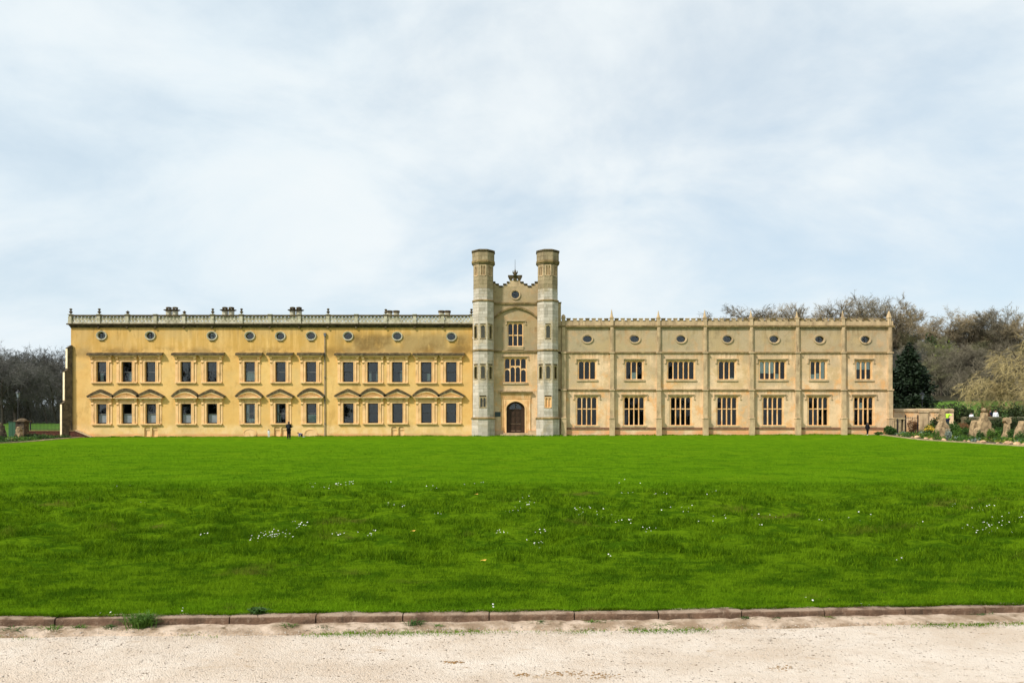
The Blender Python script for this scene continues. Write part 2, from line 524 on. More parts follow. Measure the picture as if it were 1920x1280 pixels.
def mat_lawn():
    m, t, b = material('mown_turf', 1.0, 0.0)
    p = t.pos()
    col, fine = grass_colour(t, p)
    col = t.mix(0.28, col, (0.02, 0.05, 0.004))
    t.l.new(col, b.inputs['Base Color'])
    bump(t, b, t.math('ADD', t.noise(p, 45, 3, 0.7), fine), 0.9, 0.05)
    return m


def mat_blade():
    m = bpy.data.materials.new('grass_blade'); m.use_nodes = True
    t = NT(m.node_tree); bs = t.n['Principled BSDF']; out = t.n['Material Output']
    bs.inputs['Roughness'].default_value = 0.7; bs.inputs['Specular IOR Level'].default_value = 0.03
    col, fine = grass_colour(t, t.pos(), t.attr('tint'))
    t.l.new(col, bs.inputs['Base Color'])
    tl = t.n.new('ShaderNodeBsdfTranslucent'); t.l.new(col, tl.inputs[0])
    mx = t.n.new('ShaderNodeMixShader'); mx.inputs[0].default_value = 0.4
    t.l.new(bs.outputs[0], mx.inputs[1]); t.l.new(tl.outputs[0], mx.inputs[2]); t.l.new(mx.outputs[0], out.inputs[0])
    return m


def mat_gravel():
    m, t, b = material('pale_gravel', 0.95, 0.15)
    p = t.pos(); x, y, z = t.xyz(p)
    big = t.noise(p, 0.7, 5, 0.65); mid = t.noise(t.scale(p, 1, 2.0, 1), 3.5, 6, 0.7)
    vo = t.voronoi(p, 75, 'Color'); vx = t.xyz(vo)[0]
    col = t.mix(t.mr(big, 0.35, 0.65), (0.51, 0.395, 0.29), (0.645, 0.545, 0.445))
    col = t.mix(t.mr(mid, 0.5, 0.75, 0.0, 0.5), col, (0.40, 0.29, 0.20))
    col = t.mix(t.mr(vx, 0.0, 1.0, 0.0, 0.28, False), col, (0.66, 0.60, 0.53))
    spots = t.math('MULTIPLY', t.math('GREATER_THAN', t.xyz(t.voronoi(p, 38, 'Color'))[1], 0.93), t.math('LESS_THAN', t.voronoi(p, 38), 0.36))
    col = t.mix(t.math('MULTIPLY', spots, 0.8), col, (0.16, 0.12, 0.09))
    # ochre dirt showing through
    dirt = t.mr(t.noise(t.scale(p, 1, 1.8, 1), 1.9, 5, 0.65), 0.60, 0.72)
    col = t.mix(t.math('MULTIPLY', dirt, 0.6), col, (0.33, 0.20, 0.09))
    t.l.new(col, b.inputs['Base Color'])
    bump(t, b, t.math('ADD', t.math('MULTIPLY', t.voronoi(p, 75), -1.0), t.math('MULTIPLY', t.noise(p, 18, 4), 1.4)), 0.8, 0.012)
    return m


def mat_meadow():
    m, t, b = material('meadow_and_woodland_floor', 0.95, 0.1)
    p = t.pos(); x, y, z = t.xyz(p)
    n = t.noise(p, 0.08, 5, 0.6)
    g = t.mix(t.mr(n, 0.35, 0.65), (0.050, 0.115, 0.012), (0.078, 0.150, 0.016))
    wd = t.mix(t.mr(t.noise(p, 0.4, 5, 0.6), 0.35, 0.65), (0.022, 0.020, 0.011), (0.048, 0.042, 0.022))
    edge = t.math('ADD', y, t.math('MULTIPLY', n, 16.0))
    t.l.new(t.mix(t.mr(edge, 156, 160), g, wd), b.inputs['Base Color'])
    bump(t, b, t.noise(p, 2.5, 4), 0.6, 0.2)
    return m


M['yellow'] = mat_yellow()
M['cream'] = mat_cream('cream_lime_render')
M['gate_render'] = mat_cream('gatehouse_render', 0.94, 0.76)
M['buff'] = mottled('buff_window_stone', lin(238, 196, 142), lin(228, 182, 126), 1.6, lin(180, 144, 98), 2.4, streak=True)
M['pale_buff'] = mottled('pale_tympanum_stone', lin(246, 214, 168), lin(236, 200, 150), 1.6, lin(200, 164, 118), 2.4)
M['lichen'] = mottled('lichened_stone', lin(94, 79, 53), lin(66, 55, 37), 2.2, lin(124, 112, 80), 3.5)
M['balus'] = mottled('weathered_balustrade_stone', lin(196, 188, 164), lin(168, 160, 132), 1.8, lin(112, 106, 82), 3.0)
M['greystone'] = mottled('grey_dressed_stone', lin(200, 173, 134), lin(174, 150, 116), 1.5, lin(136, 114, 86), 2.2, streak=True)
M['ochre'] = mottled('ochre_window_stone', lin(236, 192, 138), lin(218, 170, 114), 1.4, lin(244, 212, 170), 2.0, streak=True)
M['string'] = mottled('dark_string_course', lin(140, 118, 80), lin(108, 90, 58), 1.6, lin(170, 146, 100), 2.4)
M['turret_grey'] = mat_stone_tint('turret_ashlar', lin(212, 200, 184), lin(176, 165, 148), lin(132, 124, 108), lin(176, 156, 122))
M['turret_tan'] = mat_stone_tint('turret_tan_ashlar', lin(166, 146, 114), lin(140, 121, 92), lin(106, 93, 72), lin(126, 114, 80))
M['glass'] = mat_glass()
M['frost'] = mottled('frosted_pane', (0.19, 0.22, 0.24), (0.23, 0.26, 0.28), 2.0, rough=0.25, bs=0, spec=0.5)
M['sash'] = plain('dark_sash_paint', (0.022, 0.016, 0.012), 0.5)
M['rail'] = plain('grey_meeting_rail', (0.16, 0.15, 0.14), 0.5)
M['curtain'] = mottled('white_curtain', (0.82, 0.82, 0.80), (0.68, 0.68, 0.66), 4.0, bs=0)
M['blind'] = mottled('pale_roller_blind', (0.80, 0.86, 0.83), (0.74, 0.81, 0.79), 1.2, bs=0)
M['room'] = plain('dark_room', (0.02, 0.018, 0.016), 0.9)  # near-black colour stands in for the darkness inside the rooms
M['lead'] = mottled('lead_roof', (0.16, 0.165, 0.17), (0.11, 0.11, 0.115), 0.6)
M['iron'] = plain('black_iron', (0.012, 0.012, 0.014), 0.45)
M['door'] = mottled('dark_oak', (0.050, 0.026, 0.014), (0.034, 0.018, 0.010), 3.0, rough=0.55, bs=0.2)
M['door_hi'] = plain('worn_oak_rail', (0.14, 0.085, 0.05), 0.5)
M['plaque'] = plain('slate_plaque', (0.028, 0.045, 0.042), 0.35)
M['brick'] = mottled('dark_red_brick', lin(92, 52, 38), lin(70, 42, 34), 3.0, lin(110, 74, 56), 5.0)
M['rubble'] = mottled('dark_rubble_stone', lin(104, 88, 66), lin(76, 64, 48), 2.4, lin(130, 112, 84), 4.0)
M['dark_rubble'] = mottled('sooty_stone', lin(84, 72, 56), lin(56, 48, 38), 3.0, lin(150, 132, 100), 5.0, bs=0.7)
M['plinthband'] = mottled('brick_plinth_band', lin(140, 100, 74), lin(118, 88, 70), 3.0, lin(160, 128, 100), 4.0)
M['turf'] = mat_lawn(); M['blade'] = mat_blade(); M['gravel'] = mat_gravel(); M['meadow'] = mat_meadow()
M['kerb'] = mottled('worn_kerb_stone', (0.205, 0.125, 0.076), (0.092, 0.056, 0.036), 5.0, (0.29, 0.205, 0.14), 13.0, bs=0.9, lo=0.34, hi=0.66)
def mat_kerb():
    m, t, b = material('worn_kerb_stone', 0.92, 0.15)
    p = t.pos(); x, y, z = t.xyz(p)
    col = t.mix(t.mr(t.noise(p, 4.5, 6, 0.65), 0.36, 0.64), (0.200, 0.122, 0.078), (0.110, 0.068, 0.044))
    col = t.mix(t.mr(t.noise(p, 17, 5, 0.7), 0.52, 0.70, 0.0, 0.8), col, (0.30, 0.215, 0.15))
    col = t.mix(t.mr(t.noise(t.scale(p, 1, 1, .3), 9, 4, 0.7), 0.56, 0.70, 0.0, 0.6), col, (0.06, 0.045, 0.030))
    # the trodden arris is worn pale
    worn = t.math('MULTIPLY', t.mr(z, 0.095, 0.112), t.mr(t.noise(p, 6, 4, 0.6), 0.32, 0.55))
    col = t.mix(t.math('MULTIPLY', worn, 0.85), col, (0.36, 0.265, 0.19))
    t.l.new(col, b.inputs['Base Color']); bump(t, b, t.noise(p, 40, 5, 0.7), 0.9, 0.02)
    return m


M['kerb'] = mat_kerb()
M['dirt'] = mottled('sandy_dirt', (0.56, 0.43, 0.32), (0.27, 0.185, 0.115), 3.5, (0.15, 0.105, 0.055), 11.0, bs=1.0, lo=0.36, hi=0.64)
M['soil'] = mottled('bed_soil', (0.055, 0.038, 0.024), (0.085, 0.06, 0.038), 2.0, bs=0.6)
M['slab'] = mottled('pale_edging', lin(186, 164, 124), lin(148, 130, 98), 2.0)
M['parapet'] = mottled('mossy_parapet_stone', lin(112, 102, 76), lin(84, 78, 58), 1.5)
M['facing'] = mottled('sunlit_end_stone', lin(246, 228, 188), lin(228, 206, 164), 2.0)  # cream tone puts sunlight on the buttress ends into the colour
M['rock'] = mottled('pale_rockery_stone', lin(214, 178, 136), lin(170, 136, 104), 1.7, lin(126, 96, 76), 3.0, bs=0.6)
M['relic'] = mottled('weathered_relic_stone', lin(178, 152, 114), lin(128, 108, 80), 3.0, lin(86, 74, 56), 5.0, bs=1.0)
M['bark'] = mottled('grey_bark', (0.075, 0.060, 0.044), (0.045, 0.036, 0.028), 1.0, bs=0.4)
M['twig_l'] = mottled('dark_grey_twigs', (0.140, 0.132, 0.112), (0.056, 0.052, 0.044), 0.15, bs=0)
M['twig_r'] = mottled('brown_twigs', (0.310, 0.240, 0.135), (0.130, 0.106, 0.064), 0.16, bs=0)
M['twig_b'] = mottled('grey_brown_twigs', (0.235, 0.200, 0.135), (0.110, 0.096, 0.066), 0.16, bs=0)
M['twig_g'] = mottled('greenish_twigs', (0.200, 0.190, 0.095), (0.120, 0.118, 0.060), 0.12, bs=0)
M['larch'] = mottled('straw_twigs', (0.37, 0.29, 0.125), (0.26, 0.205, 0.095), 0.5, bs=0)
M['needle'] = mat_leaf('dark_needles', (0.010, 0.020, 0.010), (0.026, 0.044, 0.018), 0.4, 0.15)
M['hedge'] = mat_leaf('dark_hedge_leaves', (0.020, 0.036, 0.012), (0.062, 0.085, 0.024), 0.6, 0.25)
M['bush'] = mat_leaf('bush_leaves', (0.030, 0.075, 0.014), (0.075, 0.150, 0.028), 0.8, 0.3)
M['lime'] = mat_leaf('yellow_green_leaves', (0.11, 0.17, 0.018), (0.22, 0.26, 0.03), 0.9, 0.35)
M['bedgreen'] = mat_leaf('bed_leaves', (0.050, 0.125, 0.016), (0.135, 0.235, 0.030), 0.7, 0.35)
M['silver'] = mat_leaf('silver_leaves', (0.16, 0.21, 0.17), (0.26, 0.31, 0.25), 0.9, 0.25)
M['russet'] = mat_leaf('russet_leaves', (0.16, 0.075, 0.028), (0.23, 0.11, 0.04), 0.9, 0.3)
M['gold'] = plain('yellow_petals', (0.62, 0.42, 0.03), 0.7)
M['petal'] = plain('white_petals', (0.80, 0.80, 0.76), 0.8)
M['pollen'] = plain('yellow_pollen', (0.6, 0.4, 0.03), 0.8)
M['deadleaf'] = plain('yellow_dead_leaf', (0.62, 0.36, 0.05), 0.8)
M['skin'] = plain('skin', (0.42, 0.24, 0.16), 0.6)
M['hair'] = plain('dark_hair', (0.020, 0.014, 0.010), 0.6)
M['black'] = plain('black_cloth', (0.010, 0.010, 0.013), 0.9, spec=0.1)
M['navy'] = plain('navy_cloth', (0.020, 0.026, 0.055), 0.9, spec=0.1)
M['greycloth'] = plain('grey_cloth', (0.10, 0.11, 0.13), 0.9, spec=0.1)
M['white'] = plain('white_cloth', (0.78, 0.79, 0.80), 0.9, spec=0.1)
M['blue'] = plain('blue_cloth', (0.03, 0.09, 0.42), 0.9, spec=0.1)
M['brown'] = plain('brown_hair', (0.13, 0.06, 0.03), 0.7)
M['hivis'] = plain('fluorescent_cloth', (0.45, 0.80, 0.04), 0.8)
M['shoe_w'] = plain('white_shoe', (0.7, 0.7, 0.68), 0.6)
M['green_cab'] = plain('green_cabinet_paint', (0.028, 0.085, 0.040), 0.5)
# ------------------------------------------------------------------ ground, lawn, path
def grid(name, xs, ys, zf, mat, kind='structure'):
    X, Y = np.meshgrid(xs, ys); Z = zf(X, Y)
    nx, ny = len(xs), len(ys)
    i = np.arange((ny - 1) * (nx - 1)); r = i // (nx - 1); c = i % (nx - 1); a = r * nx + c
    q = np.stack([a, a + 1, a + nx + 1, a + nx], 1)
    me = np_mesh(name, np.stack([X.ravel(), Y.ravel(), Z.ravel()], 1), q, smooth=True)
    return tag(link(name, me, mat), kind=kind)


def warp(a, b, n, f):
    return a + (b - a) * np.linspace(0, 1, n) ** f


xs = np.unique(np.concatenate([np.linspace(-2600, -130, 30), np.linspace(-130, 130, 131), np.linspace(130, 2600, 30)]))
ys = np.unique(np.concatenate([np.linspace(-800, -70, 14), np.linspace(-70, 300, 186), np.linspace(300, 4500, 40)]))
grid('ground', xs, ys, ground_z, M['meadow'])

# lawn: fine mesh close to the camera, following the kerb
ts = np.concatenate([np.linspace(0, 12.5, 170), np.linspace(12.6, 30, 90), np.linspace(30.5, 75.4, 90)])
lx = np.concatenate([np.linspace(-74, -24, 60), np.linspace(-23.6, 23.6, 330), np.linspace(24, 74, 60)])
TX, LX = np.meshgrid(ts, lx, indexing='ij')
LY = kerb_y(np.clip(LX, -14, 14)) + 0.115 + TX
LZ = lawn_z(LX, LY)
nx = len(lx); ny = len(ts)
i = np.arange((ny - 1) * (nx - 1)); r = i // (nx - 1); c = i % (nx - 1); a = r * nx + c
me = np_mesh('lawn', np.stack([LX.ravel(), LY.ravel(), LZ.ravel()], 1), np.stack([a, a + 1, a + nx + 1, a + nx], 1), smooth=True)
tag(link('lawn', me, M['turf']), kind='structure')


def path_z(x, y):
    return fbm(x * 1.3, y * 1.3, 40, 4) * 0.022 + fbm(x * 7, y * 7, 44, 3) * 0.010


# the dirt strip below the kerb
sx = np.linspace(-13.5, 13.5, 420); st = np.linspace(0, 1, 12)
SX, ST = np.meshgrid(sx, st)
wid = 0.31 + 0.14 * fbm(SX * 0.8, SX * 0 + 3, 5)
SY = kerb_y(SX) + 0.02 - ST * wid
SZ = path_z(SX, SY) + 0.006 + 0.035 * np.sin(np.clip(ST, 0, 1) * math.pi) * (0.5 + fbm(SX * 1.1, SY * 3, 6)) + 0.034 * (1 - ST) - 0.02 * (ST > 0.95) + fbm(SX * 9, SY * 9, 48, 3) * 0.030
nx = len(sx); ny = len(st)
i = np.arange((ny - 1) * (nx - 1)); r = i // (nx - 1); c = i % (nx - 1); a = r * nx + c
me = np_mesh('verge', np.stack([SX.ravel(), SY.ravel(), SZ.ravel()], 1), np.stack([a + nx, a + nx + 1, a + 1, a], 1), smooth=True)
tag(link('verge', me, M['dirt']), kind='structure')

px_ = np.concatenate([np.linspace(-60, -9, 30), np.linspace(-8.8, 8.8, 260), np.linspace(9, 60, 30)])
pt = np.concatenate([np.linspace(0, 3.2, 60), np.linspace(3.4, 46, 40)])
PT, PX = np.meshgrid(pt, px_, indexing='ij')
PY = kerb_y(np.clip(PX, -14, 14)) - PT + 0.02
PZ = path_z(PX, PY)
nx = len(px_); ny = len(pt)
i = np.arange((ny - 1) * (nx - 1)); r = i // (nx - 1); c = i % (nx - 1); a = r * nx + c
me = np_mesh('path', np.stack([PX.ravel(), PY.ravel(), PZ.ravel()], 1), np.stack([a + nx, a + nx + 1, a + 1, a], 1), smooth=True)
tag(link('path', me, M['gravel']), kind='structure')

# loose pebbles, as real little stones
N = 28000
gx = rng.uniform(-9.5, 9.5, N); gt = 0.25 + rng.random(N) ** 1.2 * 2.6
gy = kerb_y(gx) - gt
keep = (fbm(gx * 1.1, gy * 1.6, 60) + rng.random(N) * 0.5) > 0.12
gx, gy = gx[keep], gy[keep]; N = len(gx)
sz = 0.0025 + 0.0045 * rng.random(N) ** 3 + (rng.random(N) > 0.985) * 0.007
base = np.array([[1, 0, 0], [0, 1, 0], [-1, 0, 0], [0, -1, 0], [0, 0, .7], [0, 0, -.5]], float)
tri = np.array([[0, 1, 4], [1, 2, 4], [2, 3, 4], [3, 0, 4], [1, 0, 5], [2, 1, 5], [3, 2, 5], [0, 3, 5]])
V = base[None] * (1 + 0.5 * (rng.random((N, 6, 1)) - 0.5)) * sz[:, None, None] * np.array([1.5, 1, 1])
an = rng.uniform(0, 6.28, N); ca, sa = np.cos(an)[:, None], np.sin(an)[:, None]
V = np.stack([V[..., 0] * ca - V[..., 1] * sa, V[..., 0] * sa + V[..., 1] * ca, V[..., 2]], -1)
V += np.stack([gx, gy, path_z(gx, gy) + sz * 0.2], -1)[:, None, :]
T = (tri[None] + (np.arange(N) * 6)[:, None, None]).reshape(-1, 3)
mp = mottled('pebble_stone', (0.40, 0.33, 0.26), (0.56, 0.49, 0.42), 40, (0.15, 0.115, 0.085), 30, bs=0)
tag(link('loose_gravel', np_mesh('loose_gravel', V.reshape(-1, 3), None, T), mp), kind='stuff')

# crumbs, pebbles and litter gathered on the dirt strip and strewn on the gravel
def litter(name, n, xs_, ys_, zs_, s0, s1, mat, flat=1.0):
    sz = s0 + (s1 - s0) * rng.random(n) ** 2.5
    V = base[None] * (1 + 0.7 * (rng.random((n, 6, 1)) - 0.5)) * sz[:, None, None] * np.array([1.6, 1, flat])
    an = rng.uniform(0, 6.28, n); ca, sa = np.cos(an)[:, None], np.sin(an)[:, None]
    V = np.stack([V[..., 0] * ca - V[..., 1] * sa, V[..., 0] * sa + V[..., 1] * ca, V[..., 2]], -1) + np.stack([xs_, ys_, zs_ + sz * 0.25 * flat], -1)[:, None, :]
    tag(link(name, np_mesh(name, V.reshape(-1, 3), None, (tri[None] + (np.arange(n) * 6)[:, None, None]).reshape(-1, 3)), mat), kind='stuff')


n = 3600; lx_ = rng.uniform(-9.5, 9.5, n); ly_ = kerb_y(lx_) - 0.02 - 0.42 * rng.random(n) ** 0.8
litter('loose_gravel', n, lx_, ly_, path_z(lx_, ly_) + 0.026, 0.003, 0.009, mp)
n = 5800; lx_ = rng.uniform(-9.5, 9.5, n); ly_ = kerb_y(lx_) - 0.3 - 2.4 * rng.random(n)
k_ = fbm(lx_ * .8, ly_ * 1.4, 91) + 0.35 * rng.random(n) > 0.10; lx_, ly_ = lx_[k_], ly_[k_]
litter('leaf_litter', len(lx_), lx_, ly_, path_z(lx_, ly_), 0.003, 0.0105, plain('dry_leaf_litter', (0.12, 0.075, 0.040), 0.9), 0.35)
lx_ = np.concatenate([rng.normal((q - 960) * 6.6 / F, w_, 60) for q, w_ in ((1465, .06), (1045, .09), (1090, .1), (1130, .05), (850, .05), (980, .04))]); ly_ = np.concatenate([rng.normal(F * 2.0 / (q - HZ), rng.uniform(.02, .05), 60) for q in (1251, 1262, 1264, 1266, 1240, 1265)])
litter('leaf_litter', len(lx_), lx_, ly_, path_z(lx_, ly_), 0.004, 0.013, plain('ochre_leaf_litter', (0.30, 0.17, 0.06), 0.9), 0.35)

# kerb, stone by stone
kerb = thing('kerb', 'long row of worn reddish kerb stones between lawn and gravel', 'kerb', (0, 8.0, 0))
jx = []
for p_ in (-900, -734, -566, -398, -230, -62, 102, 266, 430, 592, 755, 917, 1077, 1235, 1391, 1546, 1698, 1848, 1996, 2140, 2280, 2418, 2554, 2688, 2820):
    x = (p_ - 960) * 8.0 / F
    for _ in range(4): x = (p_ - 960) * float(kerb_y(x)) / F
    jx.append(x)
for k in range(len(jx) - 1):
    mb = MB(); x0, x1 = jx[k] + 0.006, jx[k + 1] - 0.006
    n = 14; vs = []; fs = []
    dz = random.uniform(-0.006, 0.006); tl = random.uniform(-0.004, 0.004); dyy = random.uniform(-0.006, 0.006)
    prof = [(0.0, -0.06), (0.0, 0.085), (0.004, 0.105), (0.016, 0.116), (0.06, 0.12), (0.125, 0.121), (0.135, -0.06)]
    for i in range(n + 1):
        x = x0 + (x1 - x0) * i / n
        e = min(1.0, 0.45 + min(i, n - i) * 0.4)
        for j, (py_, pz_) in enumerate(prof):
            q = 0.020 * (float(fbm(np.array(x * 7.0), np.array(j * .7 + k * 5), 70)))
            vs.append((x, float(kerb_y(x)) + py_ + dyy + q + (1 - e) * 0.008, pz_ + dz + tl * (i / n - .5) + q * 1.1 - (1 - e) * (0.010 if j > 1 else 0)))
    m = len(prof)
    for i in range(n):
        for j in range(m - 1):
            fs.append((i * m + j, (i + 1) * m + j, (i + 1) * m + j + 1, i * m + j + 1))
    fs += [tuple(range(m - 1, -1, -1)), tuple(n * m + j for j in range(m))]
    mb.add(vs, fs)
    mb.build('kerb_stone', M['kerb'], kerb, ((x0 + x1) / 2, float(kerb_y((x0 + x1) / 2)), 0))


# grass blades, real ones, denser towards the camera
def blades(xy, h, wd, lean, tint):
    n = len(xy)
    x, y = xy[:, 0], xy[:, 1]
    z = lawn_z(x, y) - 0.006
    a = rng.uniform(0, 2 * math.pi, n); b = rng.uniform(0, 2 * math.pi, n)
    dx, dy = np.cos(a) * wd, np.sin(a) * wd
    lx_, ly_ = np.cos(b) * lean * h, np.sin(b) * lean * h
    V = np.zeros((n, 5, 3))
    V[:, 0] = np.stack([x - dx, y - dy, z], 1); V[:, 1] = np.stack([x + dx, y + dy, z], 1)
    V[:, 2] = np.stack([x + dx * .8 + lx_ * .35, y + dy * .8 + ly_ * .35, z + h * .6], 1)
    V[:, 3] = np.stack([x - dx * .8 + lx_ * .35, y - dy * .8 + ly_ * .35, z + h * .6], 1)
    V[:, 4] = np.stack([x + lx_, y + ly_, z + h * (1 - 0.35 * lean ** 2)], 1)
    return V, np.repeat(tint, 5)


def scatter(n, y0, y1, dens=1.0):
    y = rng.uniform(y0, y1, n); x = rng.uniform(-1, 1, n) * (y * 0.66 + 4.5)
    k = y > kerb_y(np.clip(x, -14, 14)) + 0.10
    return np.stack([x[k], y[k]], 1)


VV = []; TT = []
def grow(n, y0, y1, h0, h1, w0, lean0=0.25, lean1=0.9):
    xy = scatter(n, y0, y1)
    cl = fbm(xy[:, 0] * 1.9, xy[:, 1] * 2.6, 8)       # tussocks stand on the humps
    bank = sstep(xy[:, 1], 9.0, 11.5) * (1 - sstep(xy[:, 1], 18.0, 20.5))
    c2 = fbm(xy[:, 0] * 2.6, xy[:, 1] * 3.4, 55, 3)
    cl = 0.5 * cl + 0.75 * c2
    k = rng.random(len(xy)) < 1 - bank * 0.88 * (1 - sstep(cl, -0.10, 0.06))
    xy, cl, bank = xy[k], cl[k], bank[k]
    m = len(xy)
    h = (h0 + (h1 - h0) * rng.random(m) ** 1.6) * (1 + bank * (0.25 + cl * 3.2)).clip(.35, 2.3)
    v, t_ = blades(xy, h, w0 * (0.6 + 0.8 * rng.random(m)), rng.uniform(lean0, lean1, m), rng.random(m))
    VV.append(v); TT.append(t_)


grow(135000, 7.4, 10.5, 0.025, 0.075, 0.0028)
grow(155000, 10.5, 14.0, 0.03, 0.085, 0.0042)
grow(135000, 14.0, 20.0, 0.03, 0.085, 0.0065)
grow(70000, 19.0, 32.0, 0.02, 0.045, 0.010)
grow(50000, 32.0, 60.0, 0.02, 0.045, 0.020)
# ragged fringe hanging over the kerb
n = 21000
ex = rng.uniform(-10.5, 10.5, n); ey = kerb_y(ex) + 0.095 + rng.uniform(0, 0.05, n) - 0.14 * np.clip(fbm(ex * 1.6, ex * 0, 77) + .05, 0, .4)
v, t_ = blades(np.stack([ex, ey], 1), rng.uniform(0.03, 0.07, n) * (1 + fbm(ex * 3, ex * 0, 78)), np.full(n, 0.003), rng.uniform(0.5, 1.1, n), rng.random(n))
v[:, 2:, 1] -= 0.025; v[:, :, 2] += 0.012; VV.append(v); TT.append(t_)
# grass left unmown at the foot of the walls
n = 9000
ex = rng.uniform(-44, 37, n); ey = 82.93 - rng.random(n) ** 2 * .25 - 1.6 * ((ex > -5.2) & (ex < 5.2))
v, t_ = blades(np.stack([ex, ey], 1), rng.uniform(0.04, 0.15, n) * (1 + 1.4 * fbm(ex * .8, ex * 0, 79)).clip(.2, 2), np.full(n, 0.02), rng.uniform(0.2, 0.9, n), rng.random(n)); VV.append(v); TT.append(t_)
# thin grass fringing the dirt strip, thickest where strip and gravel meet
n = 21000
ex = rng.uniform(-10, 10, n); s_ = np.where(rng.random(n) < .7, .29 + .05 * rng.normal(size=n), rng.uniform(0.02, .42, n)); ey = kerb_y(ex) - s_
k_ = fbm(ex * 1.3, s_ * 3, 83, 4) + .25 * rng.random(n) > .23; ex, ey = ex[k_], ey[k_]; n = len(ex)
v, t_ = blades(np.stack([ex, ey], 1), rng.uniform(0.008, 0.034, n), np.full(n, 0.0028), rng.uniform(0.4, 1.2, n), rng.random(n))
v[:, :, 2] += (path_z(ex, ey) + .012 - lawn_z(ex, ey))[:, None]; VV.append(v); TT.append(t_)
V = np.concatenate(VV); TT = np.concatenate(TT); n = len(V)
o5 = (np.arange(n) * 5)[:, None]
me = np_mesh('grass', V.reshape(-1, 3), np.concatenate([o5, o5 + 1, o5 + 2, o5 + 3], 1), np.concatenate([o5 + 3, o5 + 2, o5 + 4], 1), TT)
tag(link('grass', me, M['blade']), kind='stuff')

# daisies on the bank
DA = [(594, 916, 18, 4, 12), (639, 908, 14, 4, 14), (659, 909, 5, 3, 8), (732, 906, 16, 4, 4), (807, 916, 14, 3, 6), (879, 909, 18, 3, 7),
      (740, 951, 24, 5, 12), (824, 968, 12, 2, 6), (562, 987, 15, 5, 17), (509, 1009, 30, 8, 60), (480, 1018, 12, 4, 8), (639, 1009, 18, 3, 10),
      (687, 1007, 22, 6, 14), (993, 947, 12, 10, 16), (965, 961, 16, 6, 10), (1085, 961, 20, 10, 10), (946, 1002, 16, 6, 10), (1017, 1000, 20, 5, 10),
      (1014, 1026, 16, 4, 10), (985, 1020, 8, 3, 4), (1170, 905, 20, 8, 5), (1175, 928, 20, 5, 5), (1235, 930, 20, 6, 6), (1330, 925, 20, 5, 5),
      (1110, 965, 40, 10, 12), (1180, 980, 30, 6, 10), (1215, 998, 12, 4, 9), (1270, 960, 30, 6, 10), (1330, 975, 40, 8, 8), (1430, 970, 30, 8, 9),
      (1425, 990, 8, 2, 3), (1545, 980, 14, 3, 5), (1620, 972, 40, 8, 9), (1735, 985, 20, 4, 4), (1780, 948, 10, 3, 7), (1835, 955, 30, 8, 14),
      (1885, 985, 35, 12, 26), (1840, 992, 30, 10, 18), (1855, 1000, 14, 4, 8), (1910, 970, 20, 10, 10), (1685, 1053, 12, 4, 3), (1141, 1046, 3, 4, 2),
      (270, 948, 12, 3, 2), (225, 912, 30, 3, 2), (380, 1007, 15, 2, 6), (1540, 1128, 40, 4, 5), (1630, 1136, 20, 3, 4), (930, 1141, 8, 3, 3), (192, 1150, 14, 2, 4), (340, 1148, 8, 3, 3)]
mb = MB()
for cx_, cy_, sx_, sy_, n in DA:
    for _ in range(max(2, int(n * .7))):
        x, y = hit(random.gauss(cx_, sx_ * .6), random.gauss(cy_, sy_ * .6)); z = float(lawn_z(x, y)) + random.uniform(0.03, 0.075)
        if y < 8.6: z -= 0.03
        r_ = random.uniform(0.008, 0.012) * (1 + max(0, y - 10) * 0.028)
        ta = random.uniform(0, 6.28); tl = random.uniform(0.2, 0.7)
        nrm = Vector((math.cos(ta) * tl, math.sin(ta) * tl - 0.35, 1)).normalized()
        u = nrm.orthogonal().normalized(); v_ = nrm.cross(u); c0 = Vector((x, y, z))
        n8 = 8
        mb.mi = 0
        mb.add([c0 + (u * math.cos(k * 6.283 / n8) + v_ * math.sin(k * 6.283 / n8)) * r_ * (1 if k % 2 else .8) for k in range(n8)] + [c0 - nrm * r_ * .3],
               [(k, (k + 1) % n8, n8) for k in range(n8)] + [tuple(range(n8))])
        mb.mi = 1
        c1 = c0 + nrm * 0.002
        mb.add([c1 + (u * math.cos(k * 1.257) + v_ * math.sin(k * 1.257)) * r_ * .3 for k in range(5)] + [c1 + nrm * r_ * .2], [(k, (k + 1) % 5, 5) for k in range(5)])
        mb.mi = 2
        mb.tube([(x, y, z - 0.09), (x, y, z - .003)], 0.0012, 3, False)
tag(mb.build('daisies', [M['petal'], M['pollen'], M['blade']]), kind='stuff')

for px, py, lb in ((893, 932, 'small yellow fallen leaf lying highest on the grass bank'), (774, 1003, 'yellow fallen leaf lying in the grass beside a drift of daisies'), (906, 1060, 'brownish fallen leaf lying low on the grass bank')):
    x, y = hit(px, py); z = gz(x, y) + 0.06
    mb = MB()
    L = 0.045
    mb.add([(x - L, y, z), (x - L * .3, y - L * .5, z + .012), (x + L * .6, y - L * .4, z + .005), (x + L, y + .01, z + .02), (x + L * .4, y + L * .5, z + .015), (x - L * .4, y + L * .45, z + .01), (x, y, z + .002)],
           [(0, 1, 6), (1, 2, 6), (2, 3, 6), (3, 4, 6), (4, 5, 6), (5, 0, 6)])
    tag(mb.build('fallen_leaf', M['deadleaf'], None, (x, y, z)), lb, 'leaf', 'fallen leaves on the bank')


